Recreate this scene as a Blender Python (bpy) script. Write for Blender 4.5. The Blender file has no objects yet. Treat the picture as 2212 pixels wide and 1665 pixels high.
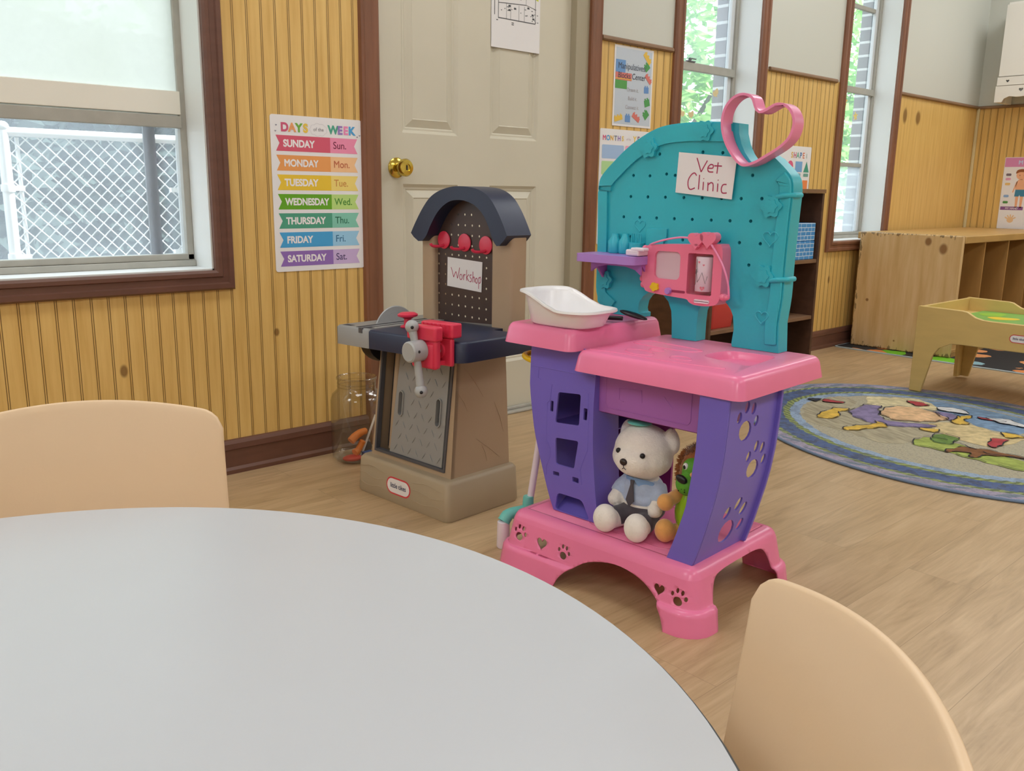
import bpy, bmesh, math, random
from mathutils import Vector, Matrix, noise
random.seed(7)
PI = math.pi
R = math.radians
S = bpy.context.scene
C = S.collection

# ------------------------------------------------------------------ camera, sky, lights, exposure
cam_data = bpy.data.cameras.new('camera')
cam = bpy.data.objects.new('camera', cam_data)
C.objects.link(cam)
F_PX, YAW, PITCH, ROLL = 1900.056, 0.74266338, 0.21807536, 0.01503148
cam_data.sensor_fit = 'HORIZONTAL'
cam_data.sensor_width = 36.0
cam_data.lens = F_PX / 2212.0 * 36.0
cam_data.clip_start = 0.02
fwd = Vector((math.sin(YAW) * math.cos(PITCH), math.cos(YAW) * math.cos(PITCH), -math.sin(PITCH)))
rgt = Vector((math.cos(YAW), -math.sin(YAW), 0))
upv = rgt.cross(fwd)
r2 = math.cos(ROLL) * rgt + math.sin(ROLL) * upv
u2 = -math.sin(ROLL) * rgt + math.cos(ROLL) * upv
cm = Matrix((r2, u2, -fwd)).transposed().to_4x4()
cm.translation = Vector((0, -2.45579, 0.84981))
cam.matrix_world = cm
S.camera = cam
S.view_settings.view_transform = 'Standard'
S.view_settings.look = 'None'
S.view_settings.gamma = 1
S.view_settings.use_curve_mapping = False
S.view_settings.exposure = 0.0

wd = bpy.data.worlds.new('sky')
S.world = wd
wd.use_nodes = True
bg = wd.node_tree.nodes['Background']
bg.inputs[0].default_value = (0.80, 0.92, 1.0, 1)
bg.inputs[1].default_value = 3.2

sun_d = bpy.data.lights.new('sun', 'SUN')
sun_d.energy = 16.0
sun_d.angle = R(1)
sun = bpy.data.objects.new('sun', sun_d)
sun.rotation_euler = Vector((-0.75, 0.22, -0.9)).to_track_quat('-Z', 'Y').to_euler()
sun.location = (8, -3, 9)
C.objects.link(sun)

def ceiling_lamp(x, y, power):
    d = bpy.data.lights.new('ceiling_lamp', 'AREA')
    d.shape = 'RECTANGLE'; d.size = 1.2; d.size_y = 0.6; d.energy = power
    d.color = (0.94, 0.975, 1.0)
    o = bpy.data.objects.new('ceiling_lamp', d)
    o.location = (x, y, 2.56)
    C.objects.link(o)
LAMP = 16
for lx, k in ((-1.4, 1.35), (1.4, 0.85), (3.8, 1.0), (5.7, 1.0)):
    for ly, q in ((-1.0, 0.95), (-3.6, 1.35)):
        ceiling_lamp(lx, ly, LAMP * k * q)

# ------------------------------------------------------------------ materials
def lin(h):
    h = h.lstrip('#')
    def f(c):
        c /= 255
        return c / 12.92 if c <= 0.04045 else ((c + 0.055) / 1.055) ** 2.4
    return tuple(f(int(h[i:i + 2], 16)) for i in (0, 2, 4)) + (1,)

class NT:
    """thin wrapper over a material node tree"""
    def __init__(s, name):
        s.m = bpy.data.materials.new(name)
        s.m.use_nodes = True
        s.t = s.m.node_tree
        s.b = s.t.nodes['Principled BSDF']
    def n(s, typ, **kw):
        nd = s.t.nodes.new(typ)
        for k, v in kw.items():
            if k.startswith('i_'):
                nd.inputs[k[2:].replace('_', ' ')].default_value = v
            else:
                setattr(nd, k, v)
        return nd
    def l(s, a, b):
        s.t.links.new(a, b)
    def math(s, op, a, b=None, c=None):
        nd = s.n('ShaderNodeMath', operation=op)
        for i, v in enumerate((a, b, c)):
            if v is None: continue
            if isinstance(v, (int, float)): nd.inputs[i].default_value = v
            else: s.l(v, nd.inputs[i])
        return nd.outputs[0]
    def mix(s, fac, a, b):
        nd = s.n('ShaderNodeMix', data_type='RGBA')
        for sock, v in ((nd.inputs[0], fac), (nd.inputs[6], a), (nd.inputs[7], b)):
            if isinstance(v, (int, float, tuple)): sock.default_value = v
            else: s.l(v, sock)
        return nd.outputs[2]
    def noise(s, scale, detail=3, stretch=(1, 1, 1), rough=0.5):
        tc = s.n('ShaderNodeTexCoord'); mp = s.n('ShaderNodeMapping')
        mp.inputs['Scale'].default_value = stretch
        s.l(tc.outputs['Object'], mp.inputs[0])
        nz = s.n('ShaderNodeTexNoise', i_Scale=scale, i_Detail=detail, i_Roughness=rough)
        s.l(mp.outputs[0], nz.inputs['Vector'])
        return nz.outputs['Fac']
    def ramp(s, fac, stops):
        nd = s.n('ShaderNodeValToRGB')
        cr = nd.color_ramp
        while len(cr.elements) < len(stops): cr.elements.new(0.5)
        for e, (p, c) in zip(cr.elements, stops):
            e.position = p; e.color = c
        s.l(fac, nd.inputs[0])
        return nd.outputs[0]
    def bump(s, h, strength=0.3, dist=0.002):
        nd = s.n('ShaderNodeBump', i_Strength=strength, i_Distance=dist)
        s.l(h, nd.inputs['Height'])
        s.l(nd.outputs[0], s.b.inputs['Normal'])
    def xyz(s):
        tc = s.n('ShaderNodeTexCoord'); sp = s.n('ShaderNodeSeparateXYZ')
        s.l(tc.outputs['Object'], sp.inputs[0])
        return sp.outputs

def mat(name, col, rough=0.5, var=0.0, vs=6, bump=0.0, bs=200, metal=0.0, spec=0.5, sheen=0.0, coat=0.0, stretch=(1, 1, 1), col2=None, emit=None):
    t = NT(name)
    b = t.b
    b.inputs['Base Color'].default_value = lin(col)
    b.inputs['Roughness'].default_value = rough
    b.inputs['Metallic'].default_value = metal
    b.inputs['Specular IOR Level'].default_value = spec
    if sheen: b.inputs['Sheen Weight'].default_value = sheen
    if coat: b.inputs['Coat Weight'].default_value = coat
    if var or col2:
        f = t.noise(vs, 4, stretch)
        a = lin(col)
        if col2: c2 = lin(col2)
        else: c2 = tuple(x * (1 - var) for x in a[:3]) + (1,)
        f2 = t.n('ShaderNodeMapRange'); f2.inputs[1].default_value = 0.35; f2.inputs[2].default_value = 0.65
        t.l(f, f2.inputs[0])
        t.l(t.mix(f2.outputs[0], a, c2), b.inputs['Base Color'])
    if bump: t.bump(t.noise(bs, 2), bump)
    return t.m

def groove_mask(t, coord, pitch, offs, hw):
    out = None
    for o in offs:
        w = t.math('WRAP', t.math('ADD', coord, -o), pitch / 2, -pitch / 2)
        d = t.math('ABSOLUTE', w)
        g = t.n('ShaderNodeMapRange', interpolation_type='SMOOTHSTEP')
        g.inputs[1].default_value = hw * 0.5; g.inputs[2].default_value = hw * 1.4
        g.inputs[3].default_value = 1; g.inputs[4].default_value = 0
        t.l(d, g.inputs[0])
        out = g.outputs[0] if out is None else t.math('MAXIMUM', out, g.outputs[0])
    return out

def spot_mask(t, u, v, spots):
    """brown knots with a shape of their own"""
    out = None
    for (a, b, ru, rv) in spots:
        du = t.math('DIVIDE', t.math('ADD', u, -a), ru)
        dv = t.math('DIVIDE', t.math('ADD', v, -b), rv)
        d = t.math('SQRT', t.math('ADD', t.math('MULTIPLY', du, du), t.math('MULTIPLY', dv, dv)))
        g = t.n('ShaderNodeMapRange', interpolation_type='SMOOTHSTEP')
        g.inputs[1].default_value = 0.55; g.inputs[2].default_value = 1.15
        g.inputs[3].default_value = 1; g.inputs[4].default_value = 0
        t.l(d, g.inputs[0])
        out = g.outputs[0] if out is None else t.math('MAXIMUM', out, g.outputs[0])
    return out

def wall_mat(name, axis, knots, upper='#d1d2c9', plain_from=None):
    t = NT(name)
    x, y, z = t.xyz()
    u = (x, y)[axis]
    grain = t.noise(9, 5, (6, 6, 0.35), 0.6)
    wood = t.ramp(grain, [(0.25, lin('#d0a458')), (0.5, lin('#dfb76c')), (0.75, lin('#e8c47a'))])
    if knots:
        wood = t.mix(t.math('MULTIPLY', spot_mask(t, u, z, knots), 0.75), wood, lin('#6b4216'))
    g = groove_mask(t, u, 0.0435, (0.0, 0.0048), 0.0011)
    if plain_from is not None:
        fade = t.n('ShaderNodeMapRange'); fade.inputs[1].default_value = plain_from; fade.inputs[2].default_value = plain_from + 0.02
        fade.inputs[3].default_value = 1; fade.inputs[4].default_value = 0.12
        t.l(u, fade.inputs[0]); g = t.math('MULTIPLY', g, fade.outputs[0])
    wood = t.mix(t.math('MULTIPLY', g, 0.85), wood, lin('#5e3c12'))
    up = t.math('GREATER_THAN', z, 1.435)
    t.l(t.mix(up, wood, lin(upper)), t.b.inputs['Base Color'])
    t.b.inputs['Roughness'].default_value = 0.42
    t.bump(t.math('MULTIPLY', t.math('SUBTRACT', 1.0, g), t.math('SUBTRACT', 1.0, up)), 0.5, 0.002)
    return t.m

M = {}
M['wall_back'] = wall_mat('beadboard_back', 0, [(0.811, 0.351, 0.012, 0.02), (1.271, 0.415, 0.010, 0.014), (5.568, 1.315, 0.035, 0.045), (5.39, 1.317, 0.03, 0.05), (4.656, 0.387, 0.012, 0.025)], plain_from=5.25)
M['wall_right'] = wall_mat('beadboard_right', 1, [])
M['paint_white'] = mat('paint_white', '#e6e8e6', 0.5)
M['wall_plain'] = mat('wall_plain', '#eeece6', 0.8)
M['ceiling'] = mat('ceiling_white', '#f0efea', 0.9)
M['trim'] = mat('brown_trim', '#6f4a3c', 0.38, 0.18, 8, stretch=(1, 1, 4))
M['casing'] = mat('brown_casing', '#8a5a40', 0.42, 0.22, 8, stretch=(3, 3, .4))
M['rail'] = mat('rail_trim', '#97775c', 0.5, 0.2, 6)
M['corner'] = mat('corner_strip', '#d8c696', 0.5)
M['sash'] = mat('sash_aluminium', '#b3b1a8', 0.45, 0.1, 20)
M['sash_dark'] = mat('storm_frame', '#6e7076', 0.5)
M['sash_beige'] = mat('sash_beige', '#f0ede2', 0.5)
M['sash_white'] = mat('sash_white', '#dfe3e6', 0.45)
M['door'] = mat('door_beige', '#d6d0be', 0.42, 0.05, 3)
M['jamb'] = mat('door_jamb', '#a99f88', 0.5)
M['brass'] = mat('brass', '#d6bd5c', 0.18, metal=1.0)
M['steel'] = mat('chrome', '#c8c8c8', 0.25, metal=1.0)
M['threshold'] = mat('threshold', '#b9b5ab', 0.4, 0.15, 20)
M['table'] = mat('white_laminate', '#c9cdd4', 0.28, 0.02, 3)
M['edge'] = mat('table_edge', '#47525c', 0.5)
M['chair'] = mat('chair_plastic', '#f0d2ae', 0.42, 0.03, 4, bump=0.03, bs=400)
M['pink'] = mat('pink_plastic', '#f985b1', 0.26, 0.08, 5, spec=0.5)
M['pink_deep'] = mat('pink_deep', '#ee6a9c', 0.32)
M['rose'] = mat('rose_plastic', '#f27f9f', 0.28)
M['heart'] = mat('heart_pink', '#f592bd', 0.22)
M['lilac'] = mat('lilac_plastic', '#b183d0', 0.3)
M['orchid'] = mat('orchid_plastic', '#ab6abc', 0.38, 0.06, 8)
M['magenta'] = mat('magenta_plastic', '#8d2f7d', 0.4)
M['purple'] = mat('purple_plastic', '#7a6bd2', 0.36, 0.06, 6, bump=0.06, bs=500)
M['teal'] = mat('teal_plastic', '#34bccf', 0.33, 0.08, 5, bump=0.05, bs=350)
M['mint'] = mat('mint_plastic', '#6fc6bb', 0.35)
M['yellow'] = mat('yellow_plastic', '#f2cb1c', 0.3)
M['white_plastic'] = mat('white_plastic', '#f3f1f3', 0.3)
M['palepink'] = mat('pale_pink_plastic', '#eee0ea', 0.35)
M['screen'] = mat('magnet_screen', '#dcc3cd', 0.35)
M['black'] = mat('black_plastic', '#17171a', 0.35)
M['tan'] = mat('tan_plastic', '#b9a084', 0.5, 0.07, 4, bump=0.08, bs=300)
M['taupe'] = mat('taupe_plastic', '#b1a086', 0.5, 0.06, 5, bump=0.08, bs=300)
M['navy'] = mat('navy_plastic', '#262f4a', 0.42, 0.12, 5, bump=0.1, bs=450)
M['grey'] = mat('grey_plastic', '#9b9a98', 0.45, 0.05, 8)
M['silver'] = mat('silver_plastic', '#aeb0b1', 0.32)
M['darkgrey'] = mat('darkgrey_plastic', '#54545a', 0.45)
M['pegbrown'] = mat('pegboard_brown', '#4c3a35', 0.45, 0.06, 10)
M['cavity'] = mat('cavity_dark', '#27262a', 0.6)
M['red'] = mat('red_plastic', '#e33a58', 0.33)
M['paper'] = mat('paper_white', '#eeecee', 0.7)
M['card'] = mat('card_white', '#efedf0', 0.45)
M['fur_white'] = mat('fur_white', '#f8f1ea', 0.95, 0.06, 60, bump=0.7, bs=260, sheen=0.6)
M['fur_blue'] = mat('knit_blue', '#bccbe8', 0.95, 0.1, 60, bump=0.8, bs=260, sheen=0.5)
M['felt_blue'] = mat('felt_blue', '#8db2e4', 0.9)
M['felt_grey'] = mat('felt_grey', '#544d55', 0.95, 0.15, 60, sheen=0.3)
M['plush_orange'] = mat('plush_orange', '#f5b266', 0.95, 0.08, 50, bump=0.5, bs=260, sheen=0.5)
M['plush_brown'] = mat('plush_brown', '#a4602e', 0.95, 0.3, 80, bump=1.0, bs=160, sheen=0.4)
M['plush_green'] = mat('plush_green', '#5ea92f', 0.6, 0.1, 40)
M['shiny_lime'] = mat('shiny_lime', '#a3d32f', 0.22, 0.08, 20)
M['walnut'] = mat('walnut_board', '#5d3f2e', 0.45, 0.3, 6, stretch=(.5, 3, 6))
M['walnut_edge'] = mat('walnut_edge', '#86644a', 0.45, 0.2, 8)
M['maple'] = mat('maple_ply', '#dcbc76', 0.4, 0.08, 5, stretch=(1, 1, 5))
M['redbin'] = mat('red_bin', '#d8463f', 0.5)
M['orange'] = mat('toy_orange', '#f08a3a', 0.45)
M['toyblue'] = mat('toy_blue', '#3e6cc0', 0.45)
M['wardrobe'] = mat('wardrobe_white', '#eeeae2', 0.4)
M['sticker_gold'] = mat('sticker_gold', '#e6d3a4', 0.5)
M['sticker_yellow'] = mat('sticker_yellow', '#f2dc8a', 0.5)
M['galv'] = mat('galvanised_steel', '#d6dade', 0.4)
M['ground'] = mat('outside_soil', '#57534a', 0.95, 0.4, 3)
M['bark'] = mat('bark', '#5d5346', 0.95, 0.3, 12)
M['leaf_a'] = mat('leaf_green', '#6fae45', 0.5)
M['leaf_b'] = mat('leaf_light', '#a5cf6a', 0.5)
M['leaf_c'] = mat('leaf_dark', '#3d4a46', 0.95, spec=0.1)
def leaf(name, col):
    m = bpy.data.materials.new(name); m.use_nodes = True
    t = m.node_tree; t.nodes.remove(t.nodes['Principled BSDF'])
    d = t.nodes.new('ShaderNodeBsdfDiffuse'); d.inputs[0].default_value = lin(col)
    tl = t.nodes.new('ShaderNodeBsdfTranslucent'); tl.inputs[0].default_value = lin(col)
    x = t.nodes.new('ShaderNodeMixShader'); x.inputs[0].default_value = 0.5
    t.links.new(d.outputs[0], x.inputs[1]); t.links.new(tl.outputs[0], x.inputs[2]); t.links.new(x.outputs[0], t.nodes['Material Output'].inputs[0])
    return m
M['leaf_a'] = leaf('leaf_green', '#7fb55a'); M['leaf_b'] = leaf('leaf_light', '#b4d88a')

def glass(name, haze, hazecol, rough=0.0):
    """thin window pane: clear with a film of haze that daylight brightens"""
    m = bpy.data.materials.new(name); m.use_nodes = True
    t = m.node_tree; t.nodes.remove(t.nodes['Principled BSDF'])
    out = t.nodes['Material Output']
    tr = t.nodes.new('ShaderNodeBsdfTransparent')
    gl = t.nodes.new('ShaderNodeBsdfGlossy'); gl.inputs['Roughness'].default_value = 0.03
    a = t.nodes.new('ShaderNodeMixShader')
    a.inputs[0].default_value = 0.04; t.links.new(tr.outputs[0], a.inputs[1]); t.links.new(gl.outputs[0], a.inputs[2])
    tl = t.nodes.new('ShaderNodeBsdfTranslucent'); tl.inputs[0].default_value = lin(hazecol)
    nz = t.nodes.new('ShaderNodeTexNoise'); nz.inputs['Scale'].default_value = 5; nz.inputs['Detail'].default_value = 5
    tc = t.nodes.new('ShaderNodeTexCoord'); t.links.new(tc.outputs['Object'], nz.inputs['Vector'])
    mr = t.nodes.new('ShaderNodeMapRange'); mr.inputs[1].default_value = 0.3; mr.inputs[2].default_value = 0.7
    mr.inputs[3].default_value = haze * 0.85; mr.inputs[4].default_value = min(1, haze * 1.15)
    t.links.new(nz.outputs[0], mr.inputs[0])
    b = t.nodes.new('ShaderNodeMixShader')
    t.links.new(mr.outputs[0], b.inputs[0]); t.links.new(a.outputs[0], b.inputs[1]); t.links.new(tl.outputs[0], b.inputs[2])
    t.links.new(b.outputs[0], out.inputs[0])
    return m
M['pane_clear'] = glass('pane_clear', 0.13, '#dfe8ea')
M['pane_hazy'] = glass('pane_hazy', 0.20, '#dfe6ee')
M['pane_film'] = glass('pane_film', 0.88, '#e2e2dc')
M['pane_low'] = glass('pane_low', 0.40, '#e6ecf2')

def jar_glass():
    m = bpy.data.materials.new('jar_glass'); m.use_nodes = True
    t = m.node_tree; t.nodes.remove(t.nodes['Principled BSDF'])
    out = t.nodes['Material Output']
    tr = t.nodes.new('ShaderNodeBsdfTransparent'); tr.inputs[0].default_value = (0.93, 0.92, 0.89, 1)
    gl = t.nodes.new('ShaderNodeBsdfGlossy'); gl.inputs['Roughness'].default_value = 0.06
    lw = t.nodes.new('ShaderNodeLayerWeight'); lw.inputs[0].default_value = 0.22
    mp = t.nodes.new('ShaderNodeMath'); mp.operation = 'MULTIPLY_ADD'; mp.inputs[1].default_value = 0.55; mp.inputs[2].default_value = 0.03
    t.links.new(lw.outputs['Facing'], mp.inputs[0])
    a = t.nodes.new('ShaderNodeMixShader')
    t.links.new(mp.outputs[0], a.inputs[0]); t.links.new(tr.outputs[0], a.inputs[1]); t.links.new(gl.outputs[0], a.inputs[2])
    t.links.new(a.outputs[0], out.inputs[0])
    return m
M['jar'] = jar_glass()

def floor_mat():
    t = NT('vinyl_plank')
    tc = t.n('ShaderNodeTexCoord')
    br = t.n('ShaderNodeTexBrick', offset=0.37)
    br.inputs['Scale'].default_value = 1; br.inputs['Brick Width'].default_value = 1.22; br.inputs['Row Height'].default_value = 0.152
    br.inputs['Mortar Size'].default_value = 0.0007; br.inputs['Mortar Smooth'].default_value = 0.2
    br.inputs['Color1'].default_value = (0.0, 0, 0, 1); br.inputs['Color2'].default_value = (1, 1, 1, 1); br.inputs['Mortar'].default_value = (0.5, 0.5, 0.5, 1)
    t.l(tc.outputs['Object'], br.inputs['Vector'])
    # each plank shifts the grain
    sp = t.n('ShaderNodeSeparateColor'); t.l(br.outputs['Color'], sp.inputs[0])
    off = t.n('ShaderNodeCombineXYZ'); t.l(t.math('MULTIPLY', sp.outputs[0], 7.3), off.inputs[0]); t.l(t.math('MULTIPLY', sp.outputs[0], 3.1), off.inputs[2])
    ad = t.n('ShaderNodeVectorMath', operation='ADD'); t.l(tc.outputs['Object'], ad.inputs[0]); t.l(off.outputs[0], ad.inputs[1])
    mp = t.n('ShaderNodeMapping'); mp.inputs['Scale'].default_value = (1.1, 8.5, 1); t.l(ad.outputs[0], mp.inputs[0])
    n1 = t.n('ShaderNodeTexNoise', i_Scale=2.6, i_Detail=5, i_Roughness=0.6, i_Distortion=1.2); t.l(mp.outputs[0], n1.inputs['Vector'])
    mp2 = t.n('ShaderNodeMapping'); mp2.inputs['Scale'].default_value = (1.5, 30, 1); t.l(ad.outputs[0], mp2.inputs[0])
    n2 = t.n('ShaderNodeTexNoise', i_Scale=6, i_Detail=3); t.l(mp2.outputs[0], n2.inputs['Vector'])
    f = t.math('ADD', t.math('MULTIPLY', n1.outputs[0], 0.75), t.math('MULTIPLY', n2.outputs[0], 0.25))
    wood = t.ramp(f, [(0.28, lin('#a08663')), (0.45, lin('#ba9d77')), (0.58, lin('#c7aa84')), (0.74, lin('#d4b994'))])
    tint = t.mix(t.math('MULTIPLY', sp.outputs[0], 0.25), wood, lin('#b8966a'))
    t.l(t.mix(t.math('MULTIPLY', br.outputs['Fac'], 0.35), tint, lin('#5d4427')), t.b.inputs['Base Color'])
    t.b.inputs['Roughness'].default_value = 0.36
    t.bump(n2.outputs[0], 0.05, 0.001)
    return t.m
M['floor'] = floor_mat()

def pine_mat():
    t = NT('pine_panel')
    x, y, z = t.xyz()
    g = t.noise(5, 5, (5, 5, 0.5), 0.6)
    w = t.ramp(g, [(0.3, lin('#c9a46e')), (0.5, lin('#d6b582')), (0.75, lin('#e2c598'))])
    k = spot_mask(t, y, z, [(-0.438, 0.615, 0.02, 0.025), (-0.52, 0.58, 0.024, 0.032), (-0.133, 0.273, 0.010, 0.010), (-0.31, 0.06, 0.006, 0.006)])
    w = t.mix(t.math('MULTIPLY', k, 0.8), w, lin('#7a4c20'))
    # worn, blackened rim of the board
    ed = t.math('MINIMUM', t.math('ABSOLUTE', t.math('ADD', y, 0.056)), t.math('MINIMUM', t.math('ABSOLUTE', t.math('ADD', z, -0.008)), t.math('ABSOLUTE', t.math('ADD', z, -0.652))))
    dn = t.noise(70, 6, (1, 1, .35))
    d = t.math('LESS_THAN', ed, t.math('MULTIPLY', t.math('MAXIMUM', t.math('SUBTRACT', dn, 0.47), 0.0), 0.11))
    w = t.mix(t.math('MULTIPLY', d, 0.65), w, lin('#4a3822'))
    t.l(w, t.b.inputs['Base Color']); t.b.inputs['Roughness'].default_value = 0.42
    return t.m
M['pine'] = pine_mat()
M['pine_plain'] = mat('pine_plain', '#c8a063', 0.42, 0.15, 5, stretch=(1, 4, 4))
M['pine_inside'] = mat('pine_inside', '#b98b4e', 0.5, 0.15, 5, stretch=(4, 4, 1))

def rug_mat():
    t = NT('rug_pile')
    x, y, z = t.xyz()
    a = t.math('DIVIDE', x, 0.815); b = t.math('DIVIDE', y, 0.654)
    r = t.math('SQRT', t.math('ADD', t.math('MULTIPLY', a, a), t.math('MULTIPLY', b, b)))
    nz = t.noise(40, 3)
    ch = t.noise(18, 2)
    r2 = t.math('ADD', r, t.math('MULTIPLY', t.math('SUBTRACT', nz, 0.5), 0.035))
    base = t.n('ShaderNodeValToRGB'); cr = base.color_ramp; cr.interpolation = 'CONSTANT'
    stops = [(0.0, '#aca48c'), (0.70, '#8ea6c4'), (0.755, '#8f9c4e'), (0.79, '#34528c'), (0.89, '#8f9c5c'), (0.915, '#9d93ad'), (0.985, '#6d83a4')]
    while len(cr.elements) < len(stops): cr.elements.new(0.5)
    for e, (p, c) in zip(cr.elements, stops): e.position = p; e.color = lin(c)
    t.l(r2, base.inputs[0])
    ang = t.math('ARCTAN2', b, a)
    ang = t.math('ADD', ang, t.math('MULTIPLY', t.math('SUBTRACT', nz, 0.5), 0.05))
    def band(lo, hi): return t.math('MULTIPLY', t.math('GREATER_THAN', r2, lo), t.math('LESS_THAN', r2, hi))
    chev = t.math('GREATER_THAN', t.math('SINE', t.math('ADD', t.math('MULTIPLY', ang, 95), t.math('MULTIPLY', r, 160))), 0.1)
    dash = t.math('GREATER_THAN', t.math('SINE', t.math('ADD', t.math('MULTIPLY', ang, 30), t.math('MULTIPLY', r, 60))), 0.55)
    spots = t.math('GREATER_THAN', t.noise(34, 2), 0.56)
    greens = t.math('MAXIMUM', band(.755, .79), band(.89, .915))
    dark = t.n('ShaderNodeMapRange'); dark.inputs[1].default_value = 0.50; dark.inputs[2].default_value = 0.60
    t.l(ch, dark.inputs[0])
    inside = t.math('GREATER_THAN', r, 0.70)
    c = t.mix(t.math('MULTIPLY', t.math('MULTIPLY', dark.outputs[0], inside), 0.35), base.outputs[0], lin('#2f4666'))
    c = t.mix(t.math('MULTIPLY', t.math('MULTIPLY', chev, greens), 0.75), c, lin('#37502f'))
    c = t.mix(t.math('MULTIPLY', t.math('MULTIPLY', spots, band(.79, .89)), 0.6), c, lin('#1d2c4c'))
    c = t.mix(t.math('MULTIPLY', t.math('MULTIPLY', dash, band(.925, .975)), 0.7), c, lin('#45697c'))
    c = t.mix(t.math('MULTIPLY', t.math('GREATER_THAN', t.noise(120, 2), 0.56), 0.30), c, lin('#4a4f5c'))
    t.l(t.mix(t.math('MULTIPLY', nz, 0.14), c, lin('#e4dfcc')), t.b.inputs['Base Color'])
    t.b.inputs['Roughness'].default_value = 0.95
    t.bump(t.noise(260, 2), 0.6, 0.003)
    return t.m
M['rug'] = rug_mat()
M['rug_edge'] = mat('rug_binding', '#7488a6', 0.9)
RUGCOL = dict(sky='#7f9dbd', stone='#b5ab90', cream='#e3d6ab', peach='#e8bf92', tan='#d9c493', purple='#8c7fa6', purpleb='#8c7fa6',
              yel='#e5bd52', green='#a9b85c', bush='#6f8f45', horse='#8a5a34', red='#b9444a', blk='#33343c', white='#e6e8ea')
for k, v in RUGCOL.items(): M['rug_' + k] = mat('rug_' + k, v, 0.95, 0.34, 34, stretch=(.4, 2.2, 1) if k == 'stone' else (1, 1, 1), bump=0.5, bs=260)

def mat_playmat():
    t = NT('play_mat_print')
    tc = t.n('ShaderNodeTexCoord')
    v = t.n('ShaderNodeTexVoronoi', i_Scale=5.5); t.l(tc.outputs['Object'], v.inputs['Vector'])
    sp = t.n('ShaderNodeSeparateColor'); t.l(v.outputs['Color'], sp.inputs[0])
    col = t.n('ShaderNodeValToRGB'); cr = col.color_ramp; cr.interpolation = 'CONSTANT'
    st = [(0, '#e08a4c'), (0.3, '#74c226'), (0.55, '#8fb8c4'), (0.75, '#e39a62')]
    while len(cr.elements) < 4: cr.elements.new(.5)
    for e, (p, c) in zip(cr.elements, st): e.position = p; e.color = lin(c)
    t.l(sp.outputs[0], col.inputs[0])
    nz = t.noise(14, 2)
    blob = t.math('LESS_THAN', t.math('ADD', v.outputs['Distance'], t.math('MULTIPLY', t.math('SUBTRACT', nz, .5), .35)), 0.42)
    t.l(t.mix(blob, lin('#23262c'), col.outputs[0]), t.b.inputs['Base Color'])
    t.b.inputs['Roughness'].default_value = 0.7
    return t.m
M['playmat'] = mat_playmat()
M['matborder'] = mat('play_mat_border', '#aebcc2', 0.7)

def brick_mat(name, c1, c2, mortar, bw, rh, ms, plane):
    t = NT(name)
    x, y, z = t.xyz()
    cb = t.n('ShaderNodeCombineXYZ')
    t.l((x, y)[plane], cb.inputs[0]); t.l(z, cb.inputs[1])
    br = t.n('ShaderNodeTexBrick')
    br.inputs['Scale'].default_value = 1; br.inputs['Brick Width'].default_value = bw; br.inputs['Row Height'].default_value = rh
    br.inputs['Mortar Size'].default_value = ms
    br.inputs['Color1'].default_value = lin(c1); br.inputs['Color2'].default_value = lin(c2); br.inputs['Mortar'].default_value = lin(mortar)
    t.l(cb.outputs[0], br.inputs['Vector'])
    t.l(br.outputs['Color'], t.b.inputs['Base Color']); t.b.inputs['Roughness'].default_value = 0.9
    return t.m
M['brick'] = brick_mat('outside_brick', '#8d8384', '#7d7577', '#e2e2e0', 0.6, 0.075, 0.007, 1)
def toybrick_mat():
    t = NT('toy_block_print')
    tc = t.n('ShaderNodeTexCoord')
    x, y, z = t.xyz()
    cb = t.n('ShaderNodeCombineXYZ'); t.l(t.math('ADD', x, t.math('MULTIPLY', y, 0.83)), cb.inputs[0]); t.l(z, cb.inputs[1])
    v = t.n('ShaderNodeTexBrick', offset=0.4, squash=1.5, squash_frequency=2)
    v.inputs['Scale'].default_value = 1; v.inputs['Brick Width'].default_value = 0.030; v.inputs['Row Height'].default_value = 0.0185; v.inputs['Mortar Size'].default_value = 0.0013
    t.l(cb.outputs[0], v.inputs['Vector'])
    e = v.outputs['Fac']
    nz = t.noise(60, 2)
    t.l(t.mix(e, t.mix(nz, lin('#2f7fc6'), lin('#55a2dd')), lin('#dfe9f2')), t.b.inputs['Base Color'])
    t.b.inputs['Roughness'].default_value = 0.5
    return t.m
M['toybrick'] = toybrick_mat()

_flat = {}
def flat(col, rough=0.5):
    k = (col, rough)
    if k not in _flat: _flat[k] = mat('print_' + col.lstrip('#'), col, rough)
    return _flat[k]

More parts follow.
